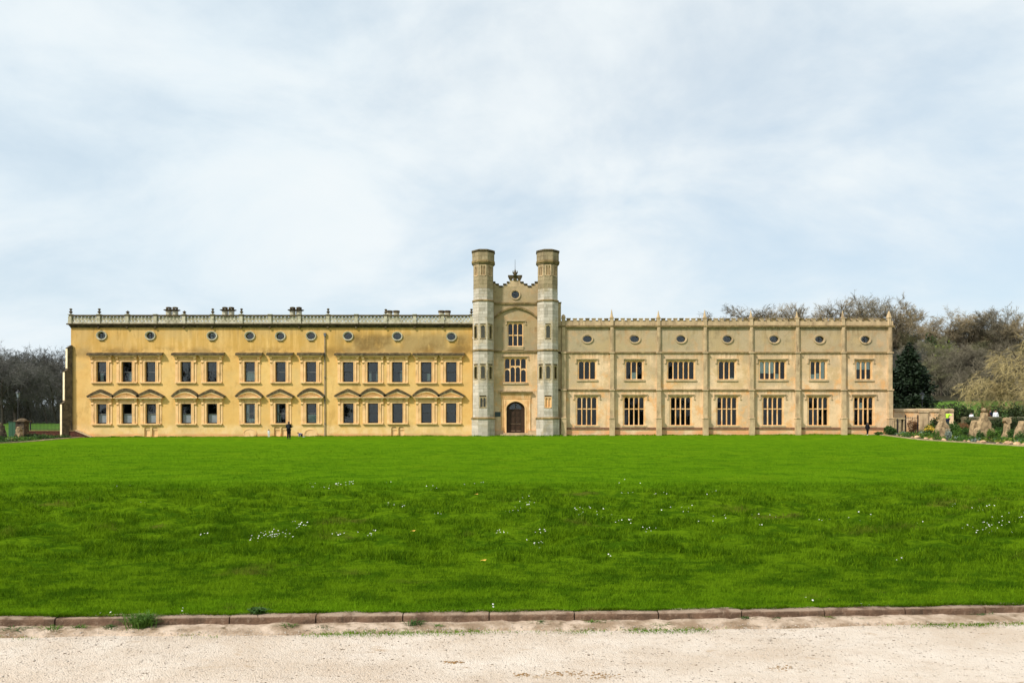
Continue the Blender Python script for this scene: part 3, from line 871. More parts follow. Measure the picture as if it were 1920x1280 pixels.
# weeds by the kerb
def weed(x, y, z, n, hgt, wid, mat, lb, group='weeds along the kerb', broad=False, name='weed_tuft'):
    root = thing(name, lb, 'weed', (x, y, z), group)
    mb = MB()
    for k in range(n):
        a = random.uniform(0, 6.283); le = hgt * random.uniform(.5, 1.1); out = random.uniform(.2, 1.0) * wid
        b0 = Vector((x + random.gauss(0, wid * .22), y + random.gauss(0, wid * .16), z))
        dr = Vector((math.cos(a), math.sin(a) * .6, 0)); sd_ = Vector((-math.sin(a), math.cos(a), 0)) * (0.012 if broad else 0.004)
        m1 = b0 + dr * out * .45 + Vector((0, 0, le * .75)); tp = b0 + dr * out + Vector((0, 0, le * random.uniform(.55, 1.0)))
        mb.cur = random.random()
        mb.add([b0 - sd_ * .6, b0 + sd_ * .6, m1 + sd_, m1 - sd_, tp], [(0, 1, 2, 3), (3, 2, 4)])
    mb.build('leaves', mat, root, tint=True)


WD = [(265, 1182, 330, .17, .22, 'bedgreen', 'largest tuft of long grass spilling over the kerb towards the path', False),
      (484, 1150, 90, .08, .12, 'bush', 'dark broad leaved weed overhanging the top of the kerb', True),
      (150, 1183, 50, .05, .12, 'bedgreen', None, False), (30, 1185, 60, .04, .25, 'bush', None, False), (100, 1184, 50, .05, .15, 'bedgreen', None, False),
      (205, 1182, 50, .05, .14, 'bush', None, False), (540, 1181, 60, .05, .15, 'bedgreen', None, False), (600, 1182, 50, .035, .16, 'bush', None, False),
      (780, 1178, 70, .07, .16, 'bush', None, False), (822, 1180, 40, .04, .1, 'bedgreen', None, False), (1010, 1173, 50, .05, .14, 'bush', None, False),
      (1110, 1170, 45, .05, .12, 'bedgreen', None, False), (1140, 1172, 45, .04, .15, 'bush', None, False), (1290, 1171, 40, .03, .2, 'bush', None, False),
      (1330, 1169, 45, .04, .16, 'bedgreen', None, False), (1393, 1165, 60, .07, .1, 'bush', None, False), (1455, 1168, 45, .04, .15, 'bush', None, False),
      (1541, 1157, 40, .05, .08, 'lime', None, False), (1552, 1166, 45, .05, .09, 'bush', None, False), (1598, 1165, 60, .035, .2, 'bush', None, False),
      (1840, 1159, 60, .045, .16, 'bush', None, False), (1240, 1176, 40, .03, .14, 'bedgreen', None, False)]
for px, py, n, hg, wd, mt, lb, br in WD:
    D = F * 2.0 / (py - HZ) if py > 1151 else F * 1.88 / (py - HZ)
    x = (px - 960) * D / F; z = 0.02 if py > 1151 else 0.115
    if py > 1151: D = min(D, float(kerb_y(x)) - 0.07)
    weed(x, D, z, n, hg, wd, M[mt], lb or 'low tuft of green weeds in the dirt strip below the kerb', 'weeds along the kerb' if lb else 'small weeds below the kerb', br)
# ------------------------------------------------------------------ the mansion
def panel(x0, x1, z0, z1, holes=(), ovals=(), y=Y0, depth=0.42, mb=None, fine=6.0):
    """wall sheet with real openings and reveals"""
    mb = mb or MB()
    rects = list(holes) + [(cx - rx * 1.15, cx + rx * 1.15, cz - rz * 1.15, cz + rz * 1.15) for cx, cz, rx, rz in ovals]
    xs = sorted({round(v, 4) for r in rects for v in r[:2]} | {x0, x1}); zs = sorted({round(v, 4) for r in rects for v in r[2:]} | {z0, z1})
    xs = [v for v in xs if x0 <= v <= x1]; zs = [v for v in zs if z0 <= v <= z1]
    for i in range(len(xs) - 1):
        for j in range(len(zs) - 1):
            a, b, c, d_ = xs[i], xs[i + 1], zs[j], zs[j + 1]
            if b - a < 1e-3 or d_ - c < 1e-3: continue
            mx, mz = (a + b) / 2, (c + d_) / 2
            if any(r[0] < mx < r[1] and r[2] < mz < r[3] for r in rects): continue
            mb.add([(a, y, c), (b, y, c), (b, y, d_), (a, y, d_)], [(0, 1, 2, 3)])
    for a, b, c, d_ in holes:
        q = y + depth
        mb.add([(a, y, c), (b, y, c), (b, y, d_), (a, y, d_), (a, q, c), (b, q, c), (b, q, d_), (a, q, d_)], [(0, 4, 5, 1), (1, 5, 6, 2), (2, 6, 7, 3), (3, 7, 4, 0)])
    n = 32
    for cx, cz, rx, rz in ovals:
        vs = []
        for k in range(n):
            a = 2 * math.pi * k / n; ca, sa = math.cos(a), math.sin(a); s_ = 1.15 / max(abs(ca), abs(sa))
            vs += [(cx + rx * ca, y, cz + rz * sa), (cx + rx * s_ * ca, y, cz + rz * s_ * sa), (cx + rx * ca, y + depth, cz + rz * sa)]
        fs = []
        for k in range(n):
            p, q = 3 * k, 3 * ((k + 1) % n)
            fs += [(p, p + 1, q + 1, q), (p + 2, p, q, q + 2)]
        mb.add(vs, fs)
    return mb


def arch_pts(x0, x1, zs, rise, n=10, point=0.0):
    """arch from left to right; point > 0 gives a pointed crown"""
    cx, hw = (x0 + x1) / 2, (x1 - x0) / 2; out = []
    for k in range(n + 1):
        a = math.pi * (1 - k / n); u, v = math.cos(a), math.sin(a)
        out.append((cx + hw * u, zs + rise * ((1 - point) * v + point * (1 - abs(u)) ** 0.75)))
    return out


def arch_head(mb, x0, x1, zs, rise, zt, y0, y1, point=0.0, n=10):
    """solid plate from the arch up to zt"""
    pts = arch_pts(x0, x1, zs, rise, n, point)
    mb.strip([(p[0], zt) for p in pts], pts, y0, y1)


GLASS_Y = 0.30


def oculus(parent, cx, cz, rx, rz, mat, ring=0.11, bars=True):
    """oval window: proud stone ring, glass behind, glazing bars"""
    mb = MB(); mb.ellring(cx, cz, rx - 0.01, rz - 0.01, ring, ring, Y0 - 0.07, Y0 + 0.2)
    mb.ellring(cx, cz, rx + ring * .55, rz + ring * .55, ring * .45, ring * .45, Y0 - 0.10, Y0)
    o = mb.build('round_window', mat, parent, (cx, Y0, cz))
    g = MB(); g.ellplate(cx, cz, rx, rz, Y0 + .22, Y0 + .225); g.build('pane', M['glass'], o)
    if bars:
        b = MB(); b.box(cx - .018, cx + .018, Y0 + .18, Y0 + .219, cz - rz, cz + rz); b.build('glazing_bar', M['sash'], o)
        b = MB(); b.box(cx - rx, cx + rx, Y0 + .18, Y0 + .219, cz - .018, cz + .018); b.build('glazing_bar', M['sash'], o)
    return o


# ---- yellow classical wing
S = Y0 / F
WX0, WX1, WZ0 = fx(133), fx(886), 0.4
LZ1 = fz(609)
UP = [(181, 200), (228.6, 247.9), (272.4, 291.8), (338.9, 358.5), (387.4, 406.9), (458.6, 478.3), (516.6, 536), (573.4, 593.1), (643.1, 663), (689, 709), (735.2, 755), (789.3, 809.4), (836.3, 856.2)]
LOX = [(181.5, 200.4), (228.8, 248), (273.6, 293.2), (339.6, 358.8), (388, 407.4), (458.8, 478.5), (517, 536.2), (574.4, 593.8), (643.6, 663.2), (690, 709.2), (735.6, 755.2), (789.7, 809.6), (836.3, 855.8)]
OC = [(190.6, 628.9), (282, 629), (397.5, 629.4), (468.5, 629.5), (525.7, 630), (583.3, 629.5), (652.7, 629.8), (744.9, 630.2), (846.2, 631)]
NI = [(270.6, 281.5), (284.8, 295.8), (513.7, 525), (527.3, 538.4), (733.5, 744), (747, 758)]
wing = thing('mansion_wing', 'long yellow limewashed wing with pierced balustrade and pedimented sash windows', 'building', (fx(510), Y0, 0.85), 'wings of the mansion')
holes = []
upz = [(fz(715.8 + (0.6 if k > 8 else 0)), fz(678 + (0.5 if k > 7 else 0))) for k in range(13)]
loz = [(fz(794 - k * 0.14), fz(756.9 - k * 0.12)) for k in range(13)]
for (a, b), (c, d_) in zip(UP, upz): holes.append((fx(a), fx(b), c, d_))
for (a, b), (c, d_) in zip(LOX, loz): holes.append((fx(a), fx(b), c, d_))
nzt = fz(798.6)
for a, b in NI: holes.append((fx(a), fx(b), fz(818.2), nzt))
mb = panel(WX0, WX1, WZ0, LZ1, holes, [(fx(a), fz(b), 8 * S, 6.8 * S) for a, b in OC])
D2 = 13.0
mb.add([(WX0, Y0, WZ0), (WX0, Y0 + D2, WZ0), (WX0, Y0 + D2, LZ1), (WX0, Y0, LZ1)], [(0, 3, 2, 1)])
mb.add([(WX0, Y0 + D2, WZ0), (WX1, Y0 + D2, WZ0), (WX1, Y0 + D2, LZ1), (WX0, Y0 + D2, LZ1)], [(0, 3, 2, 1)])
mb.build('wall', M['yellow'], wing)
mb = MB(); mb.box(WX0 + .5, WX1 - .2, Y0 + 1.6, Y0 + 1.65, WZ0, LZ1 - .3); mb.build('dark_backing', M['room'], wing)  # dark sheet behind the openings, shade of the interior as colour
mb = MB(); mb.prism([(WX0 + .05, fz(606)), (WX1, fz(606)), (WX1, fz(600.5)), (WX0 + .05, fz(600.5))], Y0 + 0.9, Y0 + D2 - .05); mb.build('roof', M['lead'], wing)


def console(parent, cx, ztop, h, mat):
    mb = MB()
    prof = [(0.0, 0), (-.26, 0), (-.27, -.10), (-.20, -.22), (-.12, -.34), (-.13, -.46), (-.17, -.52), (-.13, -.60), (-.06, -.63), (0, -.60)]
    k = h / 0.63; wd = 0.115
    vs = [(cx - wd, Y0 + p, ztop + q * k) for p, q in prof] + [(cx + wd, Y0 + p, ztop + q * k) for p, q in prof]
    n = len(prof)
    mb.add(vs, [tuple(range(n - 1, -1, -1)), tuple(range(n, 2 * n))] + [(i, n + i, n + (i + 1) % n, (i + 1) % n)[::-1] for i in range(n)])
    mb.build('console', mat, parent)


def sash_window(k, a, b, c, d_, upper):
    x0, x1 = fx(a), fx(b); cx = (x0 + x1) / 2; w_ = x1 - x0
    # stone surround: architrave, outer strips, frieze
    mb = MB()
    for s_ in (-1, 1):
        e = x0 if s_ < 0 else x1
        i0, i1 = sorted((e, e + s_ * 0.29)); mb.box(i0, i1, Y0 - .075, Y0 + .02, c, d_)
        i0, i1 = sorted((e + s_ * 0.05, e + s_ * 0.09)); mb.box(i0, i1, Y0 - .10, Y0 - .07, c, d_)
        i0, i1 = sorted((e + s_ * 0.292, e + s_ * 0.56)); mb.box(i0, i1, Y0 - .04, Y0 + .02, c, d_ + .40)
        i0, i1 = sorted((e + s_ * 0.25, e + s_ * 0.30)); mb.box(i0, i1, Y0 - .115, Y0 - .072, c, d_ + .26)
    mb.box(x0 - .29, x1 + .29, Y0 - .073, Y0 + .02, d_, d_ + .28)
    mb.box(x0 - .25, x1 + .25, Y0 - .115, Y0 - .07, d_ + .20, d_ + .255)
    mb.box(x0 - .29, x1 + .29, Y0 - .052, Y0 + .02, d_ + .282, d_ + .46)
    win = mb.build('window', M['buff'], wing, (cx, Y0, c))
    mb = MB(); mb.box(x0 - .54, x1 + .54, Y0 - .19, Y0 + .2, c - .14, c - .003); mb.box(x0 - .46, x1 + .46, Y0 - .10, Y0, c - .22, c - .14); mb.build('sill', M['buff'], win)
    zc = d_ + .46
    for s_ in (-1, 1): console(win, (x0 if s_ < 0 else x1) + s_ * .43, zc, .60, M['buff'])
    if upper:
        mb = MB(); mb.box(x0 - .64, x1 + .64, Y0 - .30, Y0 + .02, zc + .003, zc + .12); mb.box(x0 - .72, x1 + .72, Y0 - .40, Y0 + .02, zc + .12, zc + .17)
        mb.build('cornice', M['buff'], win)
        mb = MB(); zt = zc + .17
        vs = []; n = 10
        for i in range(n + 1):
            x = x0 - .84 + (w_ + 1.68) * i / n; q = random.uniform(-.02, .02)
            vs += [(x, Y0 - .44, zt + .003), (x, Y0 - .42, zt + .20 + q), (x, Y0 - .28, zt + .29 + q), (x, Y0 + .03, zt + .33 + q)]
        fs = [(4 * i + j, 4 * i + 4 + j, 4 * i + 5 + j, 4 * i + 1 + j) for i in range(n) for j in range(3)] + [(4 * i, 4 * i + 3, 4 * i + 7, 4 * i + 4) for i in range(n)]
        fs += [(0, 1, 2, 3), (4 * n + 3, 4 * n + 2, 4 * n + 1, 4 * n)]
        mb.add(vs, fs); mb.build('hood', M['lichen'], win)
    else:
        mb = MB(); mb.box(x0 - .62, x1 + .62, Y0 - .30, Y0 + .02, zc + .003, zc + .10); mb.box(x0 - .74, x1 + .74, Y0 - .42, Y0 + .02, zc + .10, zc + .155)
        hw = w_ / 2 + .80; n = 16; rise = .80 if k % 2 else .72
        def curve(hw_, r_, off):
            out = []
            for i in range(n + 1):
                u = -1 + 2 * i / n
                f = (1 - u * u) if k % 2 else (.72 * (1 - abs(u)) + .28 * (1 - u * u))
                out.append((cx + u * hw_, zc + .157 + off + r_ * f))
            return out
        tp = curve(hw - .10, rise * .62, 0)
        mb.prism([(cx - hw + .1, zc + .156)] + [(x, max(z, zc + .16)) for x, z in tp][::-1][0:0] + [(cx + hw - .1, zc + .156)] + tp[::-1][1:-1], Y0 - .06, Y0 + .02)
        # raking mouldings, peach below and lichened on top
        mb.strip(curve(hw - .04, rise * .80, .02), curve(hw - .10, rise * .62, 0), Y0 - .34, Y0 + .02)
        mb.build('pediment', M['pale_buff'], win)
        mb = MB(); mb.strip(curve(hw + .12, rise * 1.02, .17), curve(hw - .02, rise * .78, .023), Y0 - .40, Y0 + .02); mb.build('hood', M['lichen'], win)
    # box sash
    y = Y0 + .20
    mb = MB(); mid = c + (d_ - c) * .49
    for s_ in (-1, 1):
        i0, i1 = sorted(((x0 if s_ < 0 else x1), (x0 if s_ < 0 else x1) - s_ * .085)); mb.box(i0, i1, y, y + .12, c, d_)
    mb.box(x0 + .085, x1 - .085, y, y + .12, c, c + .10); mb.box(x0 + .085, x1 - .085, y, y + .12, d_ - .08, d_)
    sf = mb.build('sash_frame', M['sash'], win)
    mb = MB(); mb.box(x0 + .086, x1 - .086, y - .01, y + .10, mid - .025, mid + .025); mb.build('meeting_rail', M['rail'] if k in (0, 1, 2, 5, 6, 7) else M['sash'], win)
    for z0, z1, yy in ((mid + .025, d_ - .08, y + .04), (c + .10, mid - .025, y + .08)):
        frost = (not upper) and k < 5 and z0 < mid
        mb = MB(); mb.box(x0 + .086, x1 - .086, yy, yy + .008, z0, z1); mb.build('pane', M['frost'] if frost else M['glass'], win)
    yb = y + .135
    def drape(xa, xb, za, zb, tie=0.0):
        mb = MB(); n = 12; vs = []
        for i in range(n + 1):
            u = i / n; q = .03 * math.sin(u * 19)
            for j in range(5):
                f = j / 4; pin = tie * math.sin(math.pi * min(1, f * 1.2)) * (1 - u if tie > 0 else u)
                vs.append((xa + (xb - xa) * u + (xb - xa) * (tie * f * (1 - u) if tie > 0 else tie * f * u), yb + q, zb + (za - zb) * f))
        mb.add(vs, [(i * 5 + j, i * 5 + j + 1, (i + 1) * 5 + j + 1, (i + 1) * 5 + j) for i in range(n) for j in range(4)])
        mb.build('curtain', M['curtain'], win)
    L, Rr = x0 + .05, x1 - .05
    if upper and k == 5: drape(L, Rr, c, mid + .1)
    if upper and k == 1: drape(cx + .1, Rr, c + .05, mid - .05)
    if upper and k == 0: drape(L + .2, cx + .05, c + .05, mid - .1)
    if upper and k == 9: drape(L, L + .3, c, mid + .1, .0); drape(Rr - .22, Rr, c, mid + .1)
    if upper and k == 10: drape(Rr - .30, Rr, c, mid + .2, .3)
    if upper and k == 11: drape(cx + .05, Rr - .12, c + .15, mid - .1)
    if not upper and k == 5: drape(L, L + .33, c, d_ - .1); drape(Rr - .2, Rr, c, d_ - .1); drape(L, Rr, c, c + .5)
    if not upper and k == 6: drape(L, L + .22, c, d_ - .1); drape(L + .3, L + .42, c, mid)
    if not upper and k == 7:
        mb = MB(); mb.box(L, Rr, yb, yb + .02, c, mid - .1); mb.build('blind', M['curtain'], win)


for k, (a, b) in enumerate(UP): sash_window(k, a, b, upz[k][0], upz[k][1], True)
for k, (a, b) in enumerate(LOX): sash_window(k, a, b, loz[k][0], loz[k][1], False)
for k, (a, b) in enumerate(OC):
    o = oculus(wing, fx(a), fz(b), 8 * S, 6.8 * S, M['balus'], .11, k < 3)
    if k == 2:
        mb = MB(); mb.box(fx(a) - .15, fx(a) + .02, Y0 + .3, Y0 + .32, fz(b) - .3, fz(b) + .3); mb.build('curtain', M['curtain'], o)
    mb = MB(); mb.box(fx(a) - .26, fx(a) + .26, Y0 - .11, Y0 + .02, fz(b) - .53, fz(b) - .462); mb.build('sill', M['lichen'], o)
for a, b in NI:
    x0, x1 = fx(a), fx(b); zb = fz(818.2); zs = nzt - .30
    mb = MB(); arch_head(mb, x0, x1, zs, .28, nzt, Y0 - .002, Y0 + .3); mb.box(x0, x1, Y0 + .16, Y0 + .2, zb, nzt)
    arch_head(mb, x0 + .02, x1 - .02, zs - .10, .001, zs + .27, Y0 + .09, Y0 + .155)
    mb.build('niche', M['buff'], wing)
for a, b, rx, rz in ((468.9, 812, 11.5, 7.5), (583, 814.5, 11.8, 9.2), (209.5, 819.8, 7, 3), (256.5, 819.8, 8, 3.4), (322, 819.9, 8, 3)):
    mb = MB(); mb.ellring(fx(a), fz(b), rx * S, rz * S, .07, .07, Y0 - .05, Y0 + .02); mb.ellplate(fx(a), fz(b), rx * S * .96, rz * S * .96, Y0 - .02, Y0 + .02)
    mb.build('blocked_vent', M['buff'], wing)

# cornice and balustrade
mb = MB(); zc = fz(607)
mb.box(WX0 - .12, WX1 - .05, Y0 - .16, Y0 + .5, zc - .26, zc - .12); mb.box(WX0 - .3, WX1 - .05, Y0 - .36, Y0 + .5, zc - .118, zc + .0)
mb.box(WX0 - .06, WX1 - .05, Y0 - .06, Y0 + .3, zc - .40, zc - .262)
mb.build('cornice', M['lichen'], wing)
mb = MB(); mb.box(WX0 - .06, WX1 - .05, Y0 - .12, Y0 + .2, zc + .003, fz(602.8)); mb.build('balustrade_base', M['balus'], wing)
mb = MB(); mb.box(WX0 - .14, WX1 - .05, Y0 - .17, Y0 + .24, fz(593.2), fz(590.4)); mb.build('balustrade_rail', M['lichen'], wing)
PED = [132.6, 186, 239.3, 292, 345.6, 398.8, 452.7, 506.7, 561.8, 615.2, 668.3, 723.2, 777.7, 830, 884]
URN = {0: 1.0, 1: 1.0, 2: .62, 4: .62, 5: 1.0, 6: 1.0, 9: 1.0, 11: .9, 14: .95}
for k, p_ in enumerate(PED):
    x = fx(p_)
    mb = MB(); hw = .17; mb.box(x - hw, x + hw, Y0 - .20, Y0 + .26, fz(602.8) + .002, fz(593.2) - .002); mb.box(x - hw - .05, x + hw + .05, Y0 - .23, Y0 + .3, fz(590.4) + .002, fz(590.4) + .07)
    mb.box(x - hw - .03, x + hw + .03, Y0 - .21, Y0 - .121, zc + .004, fz(602.8) - .002)
    mb.build('pedestal', M['balus'], wing)
    if 0 < k < 14:
        mb = MB(); mb.prism([(x - .12, zc - .262), (x - .07, zc - .5), (x + .07, zc - .5), (x + .12, zc - .262)], Y0 - .22, Y0 - .062); mb.build('bracket', M['lichen'], wing)
    if k in URN:
        h = .62 * URN[k]; z = fz(590.4) + .07
        mb = MB(); mb.smooth = True
        prof = [(.13, 0), (.14, .05), (.07, .10), (.06, .18), (.17, .30), (.19, .40), (.12, .52), (.05, .60), (.06, .66), (.13, .74), (.15, .84), (.12, .94), (.03, 1.0)]
        if URN[k] < .7: prof = [(.15, 0), (.16, .15), (.08, .3), (.2, .5), (.17, .72), (.06, .82), (.07, .95), (.02, 1.0)]
        mb.lathe(x, Y0 + .03, [(r_, z + q * h) for r_, q in prof], 10); mb.build('urn', M['lichen'], wing)
for k in range(len(PED) - 1):
    x0, x1 = fx(PED[k]) + .172, fx(PED[k + 1]) - .172; z0, z1 = fz(602.8) + .002, fz(593.2) - .002
    mb = MB(); n = 7; st = (x1 - x0) / n; t_ = .050; ya, yb = Y0 - .05, Y0 + .10
    hh = z1 - z0
    for i in range(n):
        a = x0 + i * st; b = a + st; m = (a + b) / 2
        for (p, q, r_, s2) in ((a, z0, b, z1), (a, z1, b, z0)):
            dx_, dz_ = r_ - p, s2 - q; L = math.hypot(dx_, dz_); nx_, nz_ = -dz_ / L * t_, dx_ / L * t_
            off = .004 if s2 < q else 0
            mb.prism([(p - nx_, q - nz_), (r_ - nx_, s2 - nz_), (r_ + nx_, s2 + nz_), (p + nx_, q + nz_)], ya - off, yb + off)
        mb.ellring(m, (z0 + z1) / 2, st * .20, hh * .22, .045, .045, ya - .01, yb + .01, 10)
        if i: mb.box(a - .022, a + .022, ya - .007, yb + .007, z0, z1)
    mb.build('balustrade_panel', M['balus'], wing)

# chimneys: tall ones with pots, low ones without
for (pa, pb), top, tall in (((316.5, 328.6), 575.5, True), ((421.9, 433.9), 575.5, True), ((548.7, 560.7), 575.5, True), ((730.2, 743.3), 582.3, False), ((827.6, 839.2), 582.3, False)):
    YC = Y0 + 4.5
    cxs = [fx(pa, YC), fx(pb, YC)]; zb = fz(600.5); zt = fz(top, YC)
    root = MB(); root.box(cxs[0] - .45, cxs[1] + .45, YC - .45, YC + .45, zb, zb + .55); ch = root.build('chimney', M['balus'], wing, (cxs[0], YC, zb))
    for x in cxs:
        mb = MB(); r_ = .31
        zc_ = zt - (.46 if tall else .26)
        mb.lathe(x, YC, [(r_ * 1.2, zb + .55), (r_ * 1.2, zb + .65), (r_, zb + .7), (r_, zc_)], 8, rad(22.5)); mb.build('shaft', M['balus'], ch)
        mb = MB(); mb.lathe(x, YC, [(r_, zc_), (r_ + .20, zc_ + .07), (r_ + .26, zc_ + .14), (r_ + .04, zc_ + .16)] if tall else [(r_, zc_), (r_ + .06, zc_ + .04), (r_ + .07, zc_ + .24), (r_, zc_ + .26)], 8, rad(22.5)); mb.build('cap', M['lichen'], ch)
        if tall:
            mb = MB()
            for k in range(8):
                a = k * math.pi / 4
                mb.box(x + math.cos(a) * .24 - .045, x + math.cos(a) * .24 + .045, YC + math.sin(a) * .24 - .045, YC + math.sin(a) * .24 + .045, zc_ + .16, zt - .14)
            mb.lathe(x, YC, [(.30, zt - .14), (.30, zt - .04), (.14, zt)], 8, rad(22.5)); mb.build('crown', M['lichen'], ch)

# rain pipe
mb = MB(); xp = fx(609.6); mb.tube([(xp, Y0 - .09, .95), (xp, Y0 - .09, fz(627))], .045, 8)
for z in (2.2, 4.6, 7.0, 9.4): mb.box(xp - .09, xp + .09, Y0 - .12, Y0, z, z + .07)
mb.prism([(xp - .10, fz(629)), (xp - .06, fz(631)), (xp + .06, fz(631)), (xp + .10, fz(629)), (xp + .13, fz(624.5)), (xp - .13, fz(624.5))], Y0 - .2, Y0); mb.build('rain_pipe', M['lead'], wing)

# diagonal buttress at the corner, in three stages
but = MB(); cxb, cyb = WX0 + .05, Y0 + .05
def stage(L, z0, z1, wd=.30, slope=.35):
    dx_, dy_ = -.7071, -.7071; nx_, ny_ = .7071, -.7071
    pts = lambda l: [(cxb + nx_ * wd, cyb + ny_ * wd), (cxb + dx_ * l + nx_ * wd, cyb + dy_ * l + ny_ * wd), (cxb + dx_ * l - nx_ * wd, cyb + dy_ * l - ny_ * wd), (cxb - nx_ * wd, cyb - ny_ * wd)]
    a, b = pts(L), pts(max(L - slope, .15))
    vs = [(x, y, z0) for x, y in a] + [(x, y, z1) for x, y in a] + [(x, y, z1 + slope * .9) for x, y in b]
    fs = [(0, 1, 2, 3)]
    for o_ in (0, 4):
        fs += [(o_ + i, o_ + 4 + i, o_ + 4 + (i + 1) % 4, o_ + (i + 1) % 4) for i in range(4)]
    fs.append((11, 10, 9, 8)); but.add(vs, [f[::-1] for f in fs])
stage(.98, .4, fz(757)); stage(.72, fz(757), fz(697), .298); stage(.46, fz(697), fz(653), .296)
ob = but.build('buttress', M['rubble'], wing)
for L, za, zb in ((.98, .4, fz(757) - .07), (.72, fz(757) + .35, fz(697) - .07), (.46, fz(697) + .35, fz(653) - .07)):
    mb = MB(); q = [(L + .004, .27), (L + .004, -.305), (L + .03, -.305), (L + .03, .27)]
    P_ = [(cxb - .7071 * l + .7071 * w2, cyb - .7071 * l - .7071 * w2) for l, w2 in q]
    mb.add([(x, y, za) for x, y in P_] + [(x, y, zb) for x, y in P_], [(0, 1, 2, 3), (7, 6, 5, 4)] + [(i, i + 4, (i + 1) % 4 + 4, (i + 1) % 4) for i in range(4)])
    mb.build('facing', M['facing'], ob)  # pale slab added over the rubble so the end face looks sunlit
mb = MB()
for L, z in ((1.0, fz(757)), (.74, fz(697)), (.48, fz(653))):
    dx_ = -.7071; nx_ = .7071; wd = .34; q = [(L, wd), (L, -wd), (L - .12, -wd), (L - .12, wd)]
    P_ = [(cxb + dx_ * l + nx_ * w2, cyb + dx_ * l - nx_ * w2) for l, w2 in q]
    mb.add([(x, y, z - .06) for x, y in P_] + [(x, y, z + .06) for x, y in P_], [(0, 1, 2, 3), (7, 6, 5, 4)] + [(i, i + 4, (i + 1) % 4 + 4, (i + 1) % 4) for i in range(4)])
mb.build('weathering', M['lichen'], ob)


# ---- mullioned stone windows
def gothic(parent, x0, x1, z0, z1, nl, transom=None, hood=None, mat=None, deep=.16, rise=.20, stag=None, point=0.15, frame=.09, arch_low=False, sillw=.12, blinds=None):
    """stone window with nl arched lights; hood = (x0, x1, z, drop)"""
    mat = mat or M['ochre']; yf = Y0 + .07; ym = Y0 + .13; yb = Y0 + .30
    cx = (x0 + x1) / 2
    mb = MB(); i0, i1 = x0 + frame, x1 - frame
    mb.box(x0, i0, yf, yb, z0, z1); mb.box(i1, x1, yf, yb, z0, z1); mb.box(i0, i1, yf, yb, z1 - .08, z1)
    mb.box(i0, i1, yf, yb, z0, z0 + .06)
    wl = (i1 - i0) / nl; mw = .052
    zh = z1 - .08
    for k in range(nl):
        a, b = i0 + k * wl + mw, i0 + (k + 1) * wl - mw
        if k == 0: a = i0
        if k == nl - 1: b = i1
        arch_head(mb, a, b, zh - rise - .05, rise, zh, ym + .002, yb - .002, point)
    win = mb.build('window', mat, parent, (cx, Y0, z0))
    for k in range(1, nl):
        m = i0 + k * wl
        mb = MB(); mb.prism([(m - mw, z0 + .06), (m + mw, z0 + .06), (m + mw, zh), (m - mw, zh)], ym, yb); mb.prism([(m - mw * .5, z0 + .06), (m + mw * .5, z0 + .06), (m + mw * .5, zh - .05), (m - mw * .5, zh - .05)], ym - .05, ym - .001); mb.build('mullion', mat, win)
    tz = []
    if transom:
        for k in range(nl):
            a, b = i0 + k * wl + mw, i0 + (k + 1) * wl - mw
            if k == 0: a = i0
            if k == nl - 1: b = i1
            zt = transom if stag is None else stag[k]
            mb = MB(); mb.box(a + .001, b - .001, ym + .012, yb - .01, zt - .05, zt + .05)
            if arch_low: arch_head(mb, a + .001, b - .001, zt - .05 - rise, rise - .01, zt - .05, ym + .014, yb - .012, point)
            mb.build('transom', mat, win); tz.append(zt)
    for k in range(nl):
        a, b = i0 + k * wl, i0 + (k + 1) * wl
        segs = [(z0 + .04, zh)] if not tz else [(z0 + .04, tz[k]), (tz[k], zh)]
        for za, zb in segs:
            mb = MB(); tl = random.uniform(-.006, .006); mb.add([(a, yb - .05 + tl, za), (b, yb - .05 - tl, za), (b, yb - .05 - tl, zb), (a, yb - .05 + tl, zb)], [(0, 1, 2, 3)]); mb.build('pane', M['glass'], win)
        if blinds and k in blinds:
            f0, f1 = blinds[k]
            mb = MB(); hh = zh - z0; mb.box(a + .04, b - .04, yb - .03, yb - .02, z0 + hh * f0, z0 + hh * f1); mb.build('blind', M['blind'], win)
    if sillw:
        mb = MB(); mb.prism([(x0 - sillw, z0 - .17), (x1 + sillw, z0 - .17), (x1 + sillw, z0 - .002), (x0 - sillw, z0 - .002)], Y0 - .10, Y0 + .2); mb.build('sill', M['greystone'], win)
    if hood:
        a, b, z, dr = hood
        mb = MB(); mb.box(a, b, Y0 - .12, Y0 + .02, z - .075, z + .02); mb.box(a, a + .06, Y0 - .085, Y0 + .02, z - dr, z - .076); mb.box(b - .06, b, Y0 - .085, Y0 + .02, z - dr, z - .076)
        mb.box(a - .09, a - .002, Y0 - .083, Y0 + .02, z - dr, z - dr + .085); mb.box(b + .002, b + .09, Y0 - .083, Y0 + .02, z - dr, z - dr + .085)
        mb.build('hood_mould', M['greystone'], win)
    return win


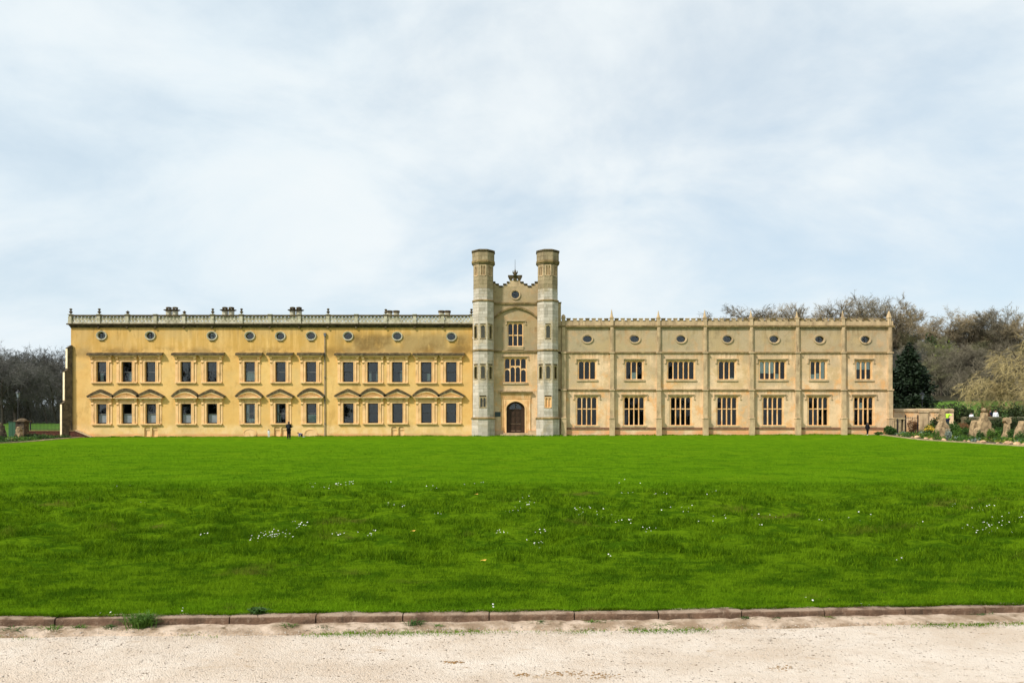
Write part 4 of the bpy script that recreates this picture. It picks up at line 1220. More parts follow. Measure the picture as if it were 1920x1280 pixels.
# ---- gothic wing
RX0, RX1 = fx(1046), fx(1673.5)
gw = thing('mansion_wing', 'cream gothic wing with battlements, pinnacled buttresses and mullioned windows', 'building', (fx(1360), Y0, 1.0), 'wings of the mansion')
RO = [(1101.2, 635.4), (1190, 635.4), (1276.8, 635.4), (1363.8, 635.6), (1451.3, 635.8), (1536.5, 636.2), (1622.4, 636.4)]
RU = [(1083, 1118.5, 3), (1171.5, 1206.8, 3), (1250.4, 1303.8, 5), (1345.6, 1380.5, 3), (1422.6, 1474.6, 5), (1518, 1550.6, 3), (1603.6, 1636, 3)]
RL = [(1079.5, 1121), (1168, 1210), (1255.5, 1297.5), (1342.5, 1384), (1428.6, 1470), (1514, 1555), (1599.3, 1640)]
uz0, uz1 = fz(711.5), fz(675.4); lz0, lz1 = fz(797.5), fz(742.5)
holes = [(fx(a), fx(b), uz0, uz1) for a, b, n in RU] + [(fx(a), fx(b), lz0, lz1) for a, b in RL]
PZ = fz(612)
mb = panel(RX0, RX1, WZ0, PZ, holes, [(fx(a), fz(b), 8.7 * S, 6.4 * S) for a, b in RO])
mb.add([(RX1, Y0, WZ0), (RX1, Y0 + D2, WZ0), (RX1, Y0 + D2, PZ), (RX1, Y0, PZ)], [(0, 1, 2, 3)])
mb.add([(RX0, Y0 + D2, WZ0), (RX1, Y0 + D2, WZ0), (RX1, Y0 + D2, PZ), (RX0, Y0 + D2, PZ)], [(0, 3, 2, 1)])
mb.build('wall', M['cream'], gw)
mb = MB(); mb.box(RX0 + .3, RX1 - .5, Y0 + 1.7, Y0 + 1.75, WZ0, PZ - .3); mb.build('dark_backing', M['room'], gw)
mb = MB(); mb.prism([(RX0, fz(612)), (RX1 - .05, fz(612)), (RX1 - .05, fz(607)), (RX0, fz(607))], Y0 + 0.5, Y0 + D2 - .05); mb.build('roof', M['lead'], gw)
for a, b in RO: oculus(gw, fx(a), fz(b), 8.7 * S, 6.4 * S, M['greystone'], .13, a in (1536.5, 1622.4))
for k, (a, b, n) in enumerate(RU):
    bl = {4: {0: (.35, 1), 1: (.35, 1), 2: (.35, 1), 3: (0, .32), 4: (.0, .05)}, 5: {2: (0, .95), 1: (0, .35), 0: (0, .3)}, 6: {0: (.55, 1), 1: (.55, 1), 2: (.55, 1)}, 3: {2: (0.02, .12)}, 1: {1: (0, .4)}}.get(k)
    gothic(gw, fx(a), fx(b), uz0, uz1, n, None, (fx(a - 3.0), fx(b + 3.0), fz(672.2), .52), frame=.14, blinds=bl)
for k, (a, b) in enumerate(RL):
    gothic(gw, fx(a), fx(b), lz0, lz1, 4, fz(766.3), (fx(a - 3.6), fx(b + 4.2), fz(738.9), .56), frame=.15, blinds={6: {1: (.55, .8)}}.get(k))
# string courses, plinth band
mb = MB()
for z, pr in ((fz(660.8), .10), (fz(730.6), .10)):
    mb.prism([(RX0, z - .10), (RX1 + .10, z - .10), (RX1 + .10, z + .06), (RX0, z + .06)], Y0 - pr, Y0 + .1)
mb.build('string_course', M['string'], gw)
mb = MB(); mb.prism([(RX0, fz(805)), (RX1 + .05, fz(805)), (RX1 + .05, fz(801)), (RX0, fz(801))], Y0 - .06, Y0 + .02); mb.build('plinth_course', M['plinthband'], gw)
mb = MB(); mb.prism([(RX0, fz(613.6)), (RX1 + .12, fz(613.6)), (RX1 + .12, fz(610.2)), (RX0, fz(610.2))], Y0 - .22, Y0 + .5); mb.build('cornice', M['string'], gw)
mb = MB(); mb.box(RX0, RX1 + .04, Y0 - .05, Y0 + .3, fz(610.2) + .002, fz(601.8)); mb.build('parapet', M['greystone'], gw)
BUT = [1056.5, 1147, 1234.6, 1321.6, 1408.2, 1494.4, 1580.4, 1667.5]
TIP = [588, 579.6, 582, 580.5, 581, 583, 582, 582.6]
for k, p_ in enumerate(BUT):
    x = fx(p_); hw = .21 if k else .22
    mb = MB()
    mb.box(x - hw - .05, x + hw + .05, Y0 - .52, Y0 + .05, .5, fz(784.6))                 # foot
    mb.prism([(x - hw - .09, fz(785)), (x + hw + .09, fz(785)), (x + hw + .02, fz(782.6)), (x - hw - .02, fz(782.6))], Y0 - .57, Y0 + .05)
    mb.box(x - hw, x + hw, Y0 - .38, Y0 + .05, fz(784.4), fz(730.6) - .1)
    mb.box(x - hw - .07, x + hw + .07, Y0 - .46, Y0 + .05, fz(730.6) - .10, fz(730.6) + .05)
    mb.box(x - hw + .02, x + hw - .02, Y0 - .28, Y0 + .05, fz(730.6) + .05, fz(660.8) - .1)
    mb.box(x - hw - .06, x + hw + .06, Y0 - .36, Y0 + .05, fz(660.8) - .10, fz(660.8) + .05)
    mb.box(x - hw + .05, x + hw - .05, Y0 - .20, Y0 + .05, fz(660.8) + .05, fz(613.6))
    mb.box(x - .06, x + .06, Y0 - .235, Y0 - .19, fz(658), fz(615.5))
    bt = mb.build('buttress', M['greystone'], gw, (x, Y0, 1.0))
    zb = fz(610.2) + .003; zs = fz(597)
    if k < 7:
        mb = MB(); mb.box(x - .17, x + .17, Y0 - .17, Y0 + .34, zb, zs); mb.box(x - .21, x + .21, Y0 - .21, Y0 + .38, zs, zs + .09)
        if k: mb.lathe(x, Y0 + .08, [(.17, zs + .09), (.19, zs + .16), (.15, zs + .2), (.08, zs + (fz(TIP[k]) - zs) * .62), (.02, fz(TIP[k]))], 6)
        else: mb.lathe(x, Y0 + .08, [(.2, zs + .09), (.22, zs + .25), (.12, zs + .38), (.02, zs + .45)], 6)
    else:
        mb = MB(); mb.lathe(x, Y0 + .08, [(.24, zb), (.24, zs), (.29, zs + .06), (.27, zs + .12), (.11, zs + .65), (.02, fz(TIP[k]))], 8, rad(22.5))
    mb.build('pinnacle', M['greystone'], bt)
    if k < 7:
        a, b = fx(p_) + .22, fx(BUT[k + 1]) - .22 - (.05 if k == 6 else 0); n = 7; st = (b - a) / n
        z0 = fz(601.8); zt = fz(596.6)
        for i in range(n):
            m0 = a + st * i + st * .21; m1 = m0 + st * .56; q = random.uniform(-.012, .012)
            mb = MB(); mb.box(m0, m1, Y0 - .045, Y0 + .29, z0 + .002, zt - .07 + q)
            mb.prism([(m0 - .04, zt - .069 + q), (m1 + .04, zt - .069 + q), (m1 + .04, zt + q), (m0 - .04, zt + q)], Y0 - .10, Y0 + .34)
            mb.build('merlon', M['greystone'] if i % 3 else M['string'], gw)
        mb = MB()
        for i in range(n + 1):
            m0 = a + st * i - st * .21 if i else a - .04; m1 = a + st * i + st * .185 if i < n else b + .04
            mb.box(m0, m1, Y0 - .09, Y0 + .33, z0 + .003, z0 + .06)
        mb.build('coping', M['string'], gw)

# ---- gatehouse
gate = thing('gatehouse', 'tall stone gatehouse with twin octagonal turrets and stepped gable', 'building', (fx(966), Y0, 0.9))
GX0, GX1 = fx(915), fx(1018)
gh = [(fx(951.5), fx(981), fz(649), fz(604.3)), (fx(945), fx(987.6), fz(717), fz(669.6)), (fx(949.6), fx(984), fz(811.5), fz(751.5))]
mb = panel(GX0, GX1, WZ0, fz(537), gh, [(fx(966.3), fz(552.4), 7.4 * S, 7.4 * S)])
BK = Y0 + 9
mb.add([(GX0, Y0 + .3, fz(612)), (GX0, BK, fz(612)), (GX0, BK, fz(537)), (GX0, Y0 + .3, fz(537))], [(0, 1, 2, 3)])
mb.add([(GX1, Y0 + .3, fz(612)), (GX1, BK, fz(612)), (GX1, BK, fz(537)), (GX1, Y0 + .3, fz(537))], [(0, 1, 2, 3)])
mb.add([(GX0, BK, WZ0), (GX1, BK, WZ0), (GX1, BK, fz(537)), (GX0, BK, fz(537))], [(0, 3, 2, 1)])
mb.build('wall', M['gate_render'], gate)
mb = MB(); mb.box(GX0, GX1, Y0 + .5, BK, fz(542), fz(540)); mb.build('roof', M['lead'], gate)
mb = MB(); mb.box(GX0, GX1, Y0 + 1.6, Y0 + 1.65, WZ0, fz(543)); mb.build('dark_backing', M['room'], gate)
ST = [(922, 929.6, 528.3), (929.6, 936, 532.2), (936, 943.6, 536.0), (943.6, 950.6, 532.2), (950.6, 956, 528.3), (956, 975.6, 523.6), (975.6, 982.6, 528.3), (982.6, 989.7, 532.2), (989.7, 996.7, 536.0), (996.7, 1003, 532.2), (1003, 1011, 528.3)]
mb = MB()
for a, b, t_ in ST: mb.box(fx(a), fx(b), Y0 + .0, Y0 + .4, fz(537), fz(t_) - .1)
mb.build('gable', M['greystone'], gate)
for a, b, t_ in ST:
    if a == 956: continue
    mb = MB(); z = fz(t_); mb.box(fx(a) - .03, fx(b) - .035 if b < 1011 else fx(b), Y0 - .08, Y0 + .46, z - .098, z + .03); mb.box(fx(a) + .03, fx(b) - .06, Y0 - .04, Y0 + .42, z - .16, z - .1); mb.build('coping_stone', M['lichen'], gate)
mb = MB(); cx = fx(965.8); z0 = fz(523.6) - .1
for s_ in (-1, 1):
    x = cx + s_ * 8.0 * S
    for i, (hw, za, zb) in enumerate(((.13, 0, .14), (.19, .14, .26), (.25, .26, .40), (.30, .40, .52))): mb.box(x - hw, x + hw, Y0 - .05 - .02 * i, Y0 + .4 + .02 * i, z0 + za, z0 + zb)
mb.box(cx - .2, cx + .2, Y0 - .1, Y0 + .44, z0, z0 + .36)
cr = mb.build('crest', M['lichen'], gate)
mb = MB(); zc_ = z0 + .36; mb.smooth = True
mb.tube([(cx, Y0 - .05, zc_), (cx, Y0 - .12, zc_ + .3), (cx, Y0 - .1, zc_ + .55)], [.2, .16, .11], 8)
for s_ in (-1, 1):
    mb.tube([(cx + s_ * .1, Y0 - .1, zc_ + .25), (cx + s_ * .23, Y0 - .16, zc_ + .42), (cx + s_ * .2, Y0 - .1, zc_ + .62)], [.09, .07, .03], 6)
mb.tube([(cx, Y0 - .08, zc_ + .5), (cx, Y0 - .06, zc_ + .78)], [.12, .03], 6)
mb.build('finial', M['lichen'], cr)
mb = MB(); mb.tube([(cx, Y0 + .1, z0 + .3), (cx, Y0 + .1, fz(486))], [.03, .014], 6); mb.build('mast', M['iron'], cr)
oculus(gate, fx(966.3), fz(552.4), 7.4 * S, 7.4 * S, M['greystone'], .12)
# string courses and relieving arch
mb = MB()
for z, h in ((fz(568.5), .08), (fz(658.5), .08)): mb.prism([(fx(922), z - .1), (fx(1011), z - .1), (fx(1011), z + h), (fx(922), z + h)], Y0 - .14, Y0 + .02)
mb.build('string_course', M['string'], gate)
def four(x0, x1, zs, za, n=20):
    out = []; cx = (x0 + x1) / 2; hw = (x1 - x0) / 2
    for i in range(n + 1):
        u = -1 + 2 * i / n; v = abs(u)
        out.append((cx + u * hw, zs + (za - zs) * (.42 * (1 - v) + .58 * (1 - v ** 3.0))))
    return out
mb = MB(); mb.strip(four(fx(924.5), fx(1009.5), fz(597), fz(573.6)), four(fx(924.5), fx(1009.5), fz(600.6), fz(577.2)), Y0 - .20, Y0 + .02); mb.build('relieving_arch', M['string'], gate)
gothic(gate, fx(951.5), fx(981), fz(649), fz(604.3), 3, fz(628.2), (fx(949), fx(985.6), fz(600.8), .44), frame=.09, sillw=.03)
mb = MB(); mb.prism([(fx(951), fz(655)), (fx(981.5), fz(655)), (fx(981.5), fz(652.2)), (fx(951), fz(652.2))], Y0 - .06, Y0 + .02); mb.build('apron', M['greystone'], gate)
gothic(gate, fx(945), fx(987.6), fz(717), fz(669.6), 4, fz(690), (fx(941.3), fx(990.6), fz(667.4), .40), frame=.10, stag=[fz(691.4), fz(686.4), fz(686.4), fz(691.4)], arch_low=True, rise=.26, point=.3)

# doorway
mb = MB(); dx0, dx1 = fx(949.6), fx(984); dzs = fz(766)
pts = arch_pts(dx0, dx1, dzs, fz(752.3) - dzs, 16, .12)
mb.strip([(p[0], fz(747.5)) for p in pts], pts, Y0 - .05, Y0 + .35)
for a, b in ((939.6, 949.58), (984.02, 995.4)): mb.box(fx(a), fx(b), Y0 - .052, Y0 + .02, fz(811), fz(747.5))
mb.box(fx(939.6), fx(995.4), Y0 - .056, Y0 + .02, fz(747.5), fz(745))
for i, a in enumerate((941.2, 945.4, 987.0, 991.4)): mb.box(fx(a), fx(a) + .14, Y0 - .10, Y0 - .051, fz(809), fz(749))
mb.box(fx(940), fx(995), Y0 - .10, Y0 + .02, fz(747.2), fz(746)); mb.box(fx(939), fx(996), Y0 - .09, Y0 + .02, fz(744.9), fz(736.6))
for i in range(15): mb.box(fx(940.6 + i * 3.7), fx(942.6 + i * 3.7), Y0 - .125, Y0 - .089, fz(744), fz(738))
ds = mb.build('doorway', M['ochre'], gate, (fx(966.8), Y0, .95))
mb = MB(); o = arch_pts(dx0 - .12, dx1 + .12, dzs, fz(752.3) - dzs + .12, 16, .12); mb.strip(o, arch_pts(dx0, dx1, dzs, fz(752.3) - dzs, 16, .12), Y0 - .13, Y0 - .049)
for e, s_ in ((dx0, -1), (dx1, 1)):
    i0, i1 = sorted((e, e + s_ * .12)); mb.box(i0, i1, Y0 - .13, Y0 - .049, fz(811), dzs)
mb.build('arch_moulding', M['buff'], ds)
mb = MB(); mb.prism([(fx(937.6), fz(736.6)), (fx(997.4), fz(736.6)), (fx(998), fz(733.6)), (fx(937), fz(733.6))], Y0 - .32, Y0 + .02); mb.build('cornice', M['string'], ds)
# dark oak screen, fanlight and two leaves
yd = Y0 + .30
mb = MB(); zt = fz(768.4)
for a, b in ((dx0, dx0 + .40), (dx1 - .40, dx1)): mb.box(a, b, yd, yd + .1, fz(811), zt)
mb.box(dx0, dx1, yd - .03, yd + .1, zt, zt + .10)
frp = arch_pts(dx0 + .32, dx1 - .32, zt + .10, fz(755.5) - zt - .1, 14, 0.05)
ou = arch_pts(dx0, dx1, dzs, fz(752.3) - dzs, 14, .12)
mb.strip(ou, frp, yd + .003, yd + .1); mb.prism([(dx0, zt + .1), (frp[0][0], zt + .1), (frp[0][0], zt + .11), ou[0]], yd + .004, yd + .1); mb.prism([(frp[-1][0], zt + .1), (dx1, zt + .1), ou[-1], (frp[-1][0], zt + .11)], yd + .004, yd + .1)
dr = mb.build('door', M['door'], gate, (fx(966.8), Y0, .95))
mb = MB(); mb.box(fx(966.8) - .05, fx(966.8) + .05, yd - .02, yd + .06, zt + .1, fz(755.4)); mb.build('fanlight_bar', M['door'], dr)
mb = MB(); mb.prism([(frp[0][0], zt + .1), (frp[-1][0], zt + .1)] + frp[::-1][1:-1], yd + .05, yd + .06); mb.build('fanlight', M['glass'], dr)
mid = fx(967.2)
for a, b in ((dx0 + .40, mid - .006), (mid + .006, dx1 - .40)):
    mb = MB(); mb.box(a, b, yd + .03, yd + .09, fz(811), zt)
    wl = b - a
    for za, zb in ((.10, .85), (1.0, 1.62), (1.72, 2.28)):
        mb.box(a + .06, b - .06, yd + .0, yd + .031, fz(811) + za, fz(811) + zb); mb.box(a + .14, b - .14, yd - .02, yd + .001, fz(811) + za + .09, fz(811) + zb - .09)
    mb.build('door_leaf', M['door'], dr)
    mb = MB(); mb.box(a + .02, b - .02, yd - .01, yd + .029, fz(811) + .90, fz(811) + .97); mb.build('lock_rail', M['door_hi'], dr)
    mb = MB(); mb.box(a + .05, b - .05, yd - .03, yd - .001, fz(811) + .13, fz(811) + .25); mb.build('kick_plate', M['door_hi'], dr)
mb = MB(); mb.lathe(mid + .10, yd - .03, [(.03, fz(811) + 1.05), (.045, fz(811) + 1.08), (.03, fz(811) + 1.12)], 8); mb.build('handle', M['iron'], dr)
for i, (a, b, za, zb, yy) in enumerate(((944, 990, 813.4, 811.2, .75), (938, 998, 816.2, 813.5, 1.1))):
    mb = MB(); mb.box(fx(a), fx(b), Y0 - yy, Y0 + .25, fz(za) - (.3 if i else 0), fz(zb)); mb.build('step', M['greystone'], gate)
for a, b in ((926, 944), (990, 1009)):
    mb = MB(); mb.box(fx(a), fx(b), Y0 - .12, Y0 + .02, .5, fz(807)); mb.build('plinth', M['greystone'], gate)
mb = MB(); mb.box(fx(928), fx(938.7), Y0 - .05, Y0 - .002, fz(780.8), fz(771.8)); pq = mb.build('wall_plaque', M['plaque'], None, (fx(933), Y0, fz(776)))
tag(pq, 'dark slate plaque fixed to the wall left of the oak door', 'plaque')

# turrets: octagonal, of single dressed blocks
def octa(mb, cx, cy, ap, z0, z1, ap2=None):
    k = 1 / math.cos(math.pi / 8); ap2 = ap if ap2 is None else ap2
    vs = [(cx + ap * k * math.cos(math.pi / 8 + i * math.pi / 4), cy + ap * k * math.sin(math.pi / 8 + i * math.pi / 4), z0) for i in range(8)]
    vs += [(cx + ap2 * k * math.cos(math.pi / 8 + i * math.pi / 4), cy + ap2 * k * math.sin(math.pi / 8 + i * math.pi / 4), z1) for i in range(8)]
    mb.add(vs, [(i, (i + 1) % 8, (i + 1) % 8 + 8, i + 8) for i in range(8)] + [tuple(range(7, -1, -1)), tuple(range(8, 16))])


def facet_frame(cx, cy, ap, i):
    """facet i: 0 front, -1 left, 1 right; returns centre, along, out"""
    a = -math.pi / 2 + i * math.pi / 4
    out = Vector((math.cos(a), math.sin(a), 0)); al = Vector((-out.y, out.x, 0))
    return Vector((cx, cy, 0)) + out * ap, al, out


def ashlar(mb, cx, cy, ap, z0, z1, holes, ch=.34):
    hw = ap * math.tan(math.pi / 8)
    n = max(1, round((z1 - z0) / ch)); h = (z1 - z0) / n
    for i in (-2, -1, 0, 1, 2):
        c0, al, out = facet_frame(cx, cy, ap, i)
        for r_ in range(n):
            za, zb = z0 + r_ * h, z0 + (r_ + 1) * h
            cut = [-hw, hw] if random.random() < .35 else [-hw, random.uniform(-.45, .45) * hw, hw]
            for a, b in zip(cut[:-1], cut[1:]):
                ok = [(a, b)]
                for (fi, ha, hb, hz0, hz1) in holes:
                    if fi != i or zb <= hz0 + .02 or za >= hz1 - .02: continue
                    nxt = []
                    for p, q in ok:
                        if p < ha: nxt.append((p, min(q, ha)))
                        if q > hb: nxt.append((max(p, hb), q))
                    ok = nxt
                for p, q in ok:
                    if q - p < .04: continue
                    mb.cur = min(1, max(0, random.gauss(.45, .28)))
                    e = .014; f = .018; pr = random.uniform(0, .012)
                    P = lambda u, z, o_: c0 + al * u + out * o_ + Vector((0, 0, z))
                    mb.add([P(p, za, 0), P(q, za, 0), P(q, zb, 0), P(p, zb, 0), P(p + e, za + e, f + pr), P(q - e, za + e, f + pr), P(q - e, zb - e, f + pr), P(p + e, zb - e, f + pr)],
                           [(4, 5, 6, 7), (0, 1, 5, 4), (1, 2, 6, 5), (2, 3, 7, 6), (3, 0, 4, 7)])


def lancet(parent, cx, cy, ap, i, wd, z0, z1, glazed=True, blind=False, twin=False, mat=None):
    """small arched window or blind panel on one facet"""
    c0, al, out = facet_frame(cx, cy, ap, i)
    mb = MB(); fw = .09; rise = .16; hw = wd / 2
    def T(q, b0):
        for j in range(b0, len(q.v)):
            u, y, z = q.v[j]; v = c0 + al * u - out * y + Vector((0, 0, z)); q.v[j] = (v.x, v.y, v.z)
    mb.box(-hw - fw, -hw, -.05, .16, z0 - .06, z1 + .08); mb.box(hw, hw + fw, -.05, .16, z0 - .06, z1 + .08); mb.box(-hw, hw, -.05, .16, z1, z1 + .08); mb.box(-hw, hw, -.06, .16, z0 - .10, z0)
    n = 2 if twin else 1; wl = wd / n
    for k in range(n):
        a, b = -hw + k * wl + (.03 if k else 0), -hw + (k + 1) * wl - (.03 if k < n - 1 else 0)
        arch_head(mb, a, b, z1 - rise - .04, rise, z1 - .001, -.02, .14, .35)
    if twin: mb.box(-.03, .03, -.022, .14, z0, z1 - .02)
    T(mb, 0); w_ = mb.build('turret_window' if glazed else 'blind_panel', mat or (M['slab'] if glazed else M['ochre']), parent)
    g = MB(); g.add([(-hw, .09, z0), (hw, .09, z0), (hw, .09, z1), (-hw, .09, z1)], [(0, 1, 2, 3)]); T(g, 0)
    if glazed: g.build('pane', M['glass'], w_)
    else: g.build('recess', mat or M['ochre'], w_)


YT = Y0 - .30
for side, cpx in ((0, 906.3), (1, 1026.9)):
    cx = fx(cpx, YT); q = YT / F
    ap = 18.9 * q; apu = 17.9 * q; apb = 21.0 * q
    core = MB(); core.cur = .3
    octa(core, cx, YT, apb - .02, .4, fz(784)); octa(core, cx, YT, ap - .20, fz(784), fz(567)); octa(core, cx, YT, apu - .14, fz(567), fz(499)); octa(core, cx, YT, apu + .10, fz(499), fz(476))
    # recesses of the windows are cut from the blocks only; the core is darker stone behind
    tr = core.build('turret', M['turret_tan'], gate, (cx, YT, .9), tint=True)
    H = []
    wn = [(612.5, 636.5, .40, (-1, 0, 1) if side == 0 else (0,), True), (687.5, 711, .40, (-1, 0, 1), True)]
    for a, b, wd, fs_, g_ in wn:
        for i in fs_: H.append((i, -wd / 2 - .08, wd / 2 + .08, fz(b) - .08, fz(a) + .07))
    H.append((0, -.36, .36, fz(763.5) - .08, fz(746) + .07))
    g = MB(); ashlar(g, cx, YT, apb, .75, fz(785.5), []); ashlar(g, cx, YT, ap, fz(783), fz(660.4), H, .33); ashlar(g, cx, YT, ap, fz(656.8), fz(568.4), H, .33); ashlar(g, cx, YT, apu, fz(565.6), fz(544), [], .33)
    tag(g.build('stonework', M['turret_grey'], tr, tint=True), kind='stuff')
    HB = [(i, -.26, .26, fz(520) - .1, fz(499.5)) for i in (-1, 0, 1)]
    g = MB(); ashlar(g, cx, YT, apu, fz(544), fz(500), HB, .40); ashlar(g, cx, YT, apu + .12, fz(492.4), fz(477.5), [], .42)
    tag(g.build('stonework', M['turret_tan'], tr, tint=True), kind='stuff')
    for a, b, wd, fs_, g_ in wn:
        for i in fs_: lancet(tr, cx, YT, ap, i, wd, fz(b), fz(a))
    lancet(tr, cx, YT, ap, 0, .56, fz(763.5), fz(746), side == 0, twin=True)
    for i in (-1, 0, 1): lancet(tr, cx, YT, apu, i, .42, fz(520), fz(502), False, twin=True, mat=M['greystone'])
    mb = MB()
    for z, r0, up in ((784.6, apb, .10), (658.6, ap, .08), (567, ap, .08)):
        octa(mb, cx, YT, r0 + .09, fz(z) - .07, fz(z) + .05, r0 + .10); octa(mb, cx, YT, r0 + .10, fz(z) + .051, fz(z) + .05 + up, r0 - .02)
    mb.build('string_course', M['string'], tr)
    mb = MB(); octa(mb, cx, YT, apu + .02, fz(499.6), fz(496.5), apu + .20); octa(mb, cx, YT, apu + .21, fz(496.4), fz(493.4)); octa(mb, cx, YT, apu + .20, fz(493.3), fz(492.3), apu + .13)
    mb.build('corbel_ring', M['string'], tr)
    mb = MB(); octa(mb, cx, YT, apu + .13, fz(477.6), fz(476), apu + .20); octa(mb, cx, YT, apu + .21, fz(475.9), fz(473.6)); octa(mb, cx, YT, apu + .20, fz(473.5), fz(471.6), apu - .05)
    mb.build('coping', M['lichen'], tr)
# stair block joining the right turret to the gothic wing
mb = MB(); mb.box(fx(1040), fx(1051.8), Y0 - .1, Y0 + 3, .5, fz(568.5)); mb.build('stair_block', M['greystone'], gate)
mb = MB(); mb.box(fx(1044), fx(1052.6), Y0 - .18, Y0 + 3.1, fz(568.4), fz(566.6)); mb.build('coping', M['string'], gate)
# ------------------------------------------------------------------ plants
def leaves(name, blobs, n, size, mat, parent=None, org=None, flat=0.0, shell=0.55, seed=1, tall=1.0):
    """cloud of leaf-sized faces filling uneven ellipsoids: (x, y, z, rx, ry, rz)"""
    r = np.random.default_rng(seed)
    vol = np.array([b[3] * b[4] * b[5] for b in blobs]) ** 0.67
    idx = r.choice(len(blobs), n, p=vol / vol.sum())
    B = np.array(blobs)[idx]
    d_ = r.normal(size=(n, 3)); d_ /= np.linalg.norm(d_, axis=1)[:, None]
    q = (shell + (1 - shell) * r.random(n)) * np.where(r.random(n) < .25, r.random(n) ** .5, 1)
    lump = 1 + 0.45 * fbm(d_[:, 0] * 2.3 + idx * 3.1, d_[:, 2] * 2.3 + d_[:, 1] * 1.7, seed, 3) * 2
    P = B[:, :3] + d_ * B[:, 3:] * (q * lump)[:, None]
    u = r.normal(size=(n, 3)); u[:, 2] *= (1 - flat) * tall; u /= np.linalg.norm(u, axis=1)[:, None]
    v = np.cross(u, r.normal(size=(n, 3))); v[:, 2] *= (1 - flat); v /= np.linalg.norm(v, axis=1)[:, None] + 1e-9
    s = size * (0.6 + 0.8 * r.random(n))[:, None]
    V = np.stack([P - u * s, P + v * s * .55, P + u * s, P - v * s * .55], 1).reshape(-1, 3)
    Q = np.arange(n * 4).reshape(n, 4)
    me = np_mesh(name, V, Q, None, np.repeat(r.random(n), 4))
    return link(name, me, mat, parent, org)


def bush(px, yt, wpx, D, mat, label, n=1500, size=.11, cat='bush', name='bush', group=None, yb=None, lumps=5, seed=None, zb=None):
    x = fx(px, D); z0 = gz(x, D) if zb is None else zb; zt = fz(yt, D); w_ = wpx * D / F / 2; h = zt - z0
    root = thing(name, label, cat, (x, D, z0), group)
    sd = seed or int(px * 7 + yt)
    rr = random.Random(sd); bl = [(x, D, z0 + h * .45, w_ * .8, w_ * .7, h * .5)]
    for k in range(lumps):
        a = rr.uniform(0, 6.28); bl.append((x + math.cos(a) * w_ * .5, D + math.sin(a) * w_ * .5, z0 + h * rr.uniform(.35, .68), w_ * rr.uniform(.35, .55), w_ * .45, h * rr.uniform(.25, .36)))
    leaves('foliage', bl, n, size, mat, root, seed=sd)
    mb = MB()
    for k in range(5):
        a = rr.uniform(0, 6.28); mb.tube([(x + .05 * math.cos(a), D + .05 * math.sin(a), z0 - .05), (x + w_ * .3 * math.cos(a), D + w_ * .3 * math.sin(a), z0 + h * .5)], [.04, .015], 5)
    mb.build('stem', M['bark'], root)
    return root


def gen_tree(seed, H, lean=.35, fork=.28, spread=1.0, up=.25, nl=(6, 5, 5, 4), droop=0.0, twig=.5, tw=.018, ntw=6, bark='bark', twigm='twig_l', rmin=.018):
    """bare tree: trunk with main limbs, crown of branches and twigs"""
    rr = random.Random(seed); tr = MB(); cr = MB()
    def go(p, d_, L, r_, lev):
        ns = 4 if lev < 2 else (3 if lev == 2 else 2)
        pts = [p.copy()]; dd = d_.copy(); dirs = [dd.copy()]
        for i in range(ns):
            wob = .10 + .10 * lev
            dd = dd + Vector((rr.gauss(0, wob), rr.gauss(0, wob), rr.gauss(0, wob * .6) + (up * .25 if lev else 0) - droop * .14 * lev)); dd.normalize()
            pts.append(pts[-1] + dd * (L / ns)); dirs.append(dd.copy())
        e = r_ * (.55 if lev == 0 else .4)
        rad_ = [r_ + (e - r_) * i / ns for i in range(ns + 1)]
        (tr if lev < 2 else cr).tube(pts, rad_, (8, 6, 4, 3, 3)[min(lev, 4)], False)
        if lev >= len(nl):
            for k in range(ntw):
                t = rr.uniform(.15, 1); i = min(int(t * ns), ns - 1); q = pts[i].lerp(pts[i + 1], t * ns - i)
                v = dirs[i + 1] + Vector((rr.gauss(0, .55), rr.gauss(0, .55), rr.gauss(.1, .45) - droop * .7)); v.normalize()
                le = twig * rr.uniform(.6, 1.4); s_ = v.orthogonal().normalized() * tw
                cr.add([q - s_, q + s_, q + v * le], [(0, 1, 2)])
            return
        n = nl[lev]
        for k in range(n):
            t = (fork + (1 - fork) * (k + rr.random()) / n) if lev == 0 else .25 + .75 * (k + rr.random()) / n
            t = min(t, .99); i = min(int(t * ns), ns - 1); q = pts[i].lerp(pts[i + 1], t * ns - i)
            a = rr.uniform(0, 6.283) if lev else k * 2.4 + rr.uniform(-.5, .5)
            base = dirs[i + 1]; o = base.orthogonal().normalized(); o2 = base.cross(o)
            sp = (rr.uniform(.55, 1.05) if lev == 0 else rr.uniform(.45, .95)) * spread
            v = base * math.cos(sp) + (o * math.cos(a) + o2 * math.sin(a)) * math.sin(sp); v.normalize()
            ll = L * ((.62 - .25 * (t - fork)) if lev == 0 else rr.uniform(.5, .72))
            go(q, v, ll, max(r_ * (.42 if lev == 0 else .5) * (1.1 - .4 * t), rmin), lev + 1)
    go(Vector((0, 0, -.3)), Vector((rr.gauss(0, .04), rr.gauss(0, .04), 1)).normalized(), H * .62, H * .020, 0)
    zmax = max(v[2] for v in cr.v)
    for q in (tr, cr): q.v = [(a * H / zmax, b * H / zmax, c * H / zmax) for a, b, c in q.v]
    a = tr.build('trunk', M[bark]); b = cr.build('crown', M[twigm])
    me = (a.data, b.data); bpy.data.objects.remove(a); bpy.data.objects.remove(b)
    return me


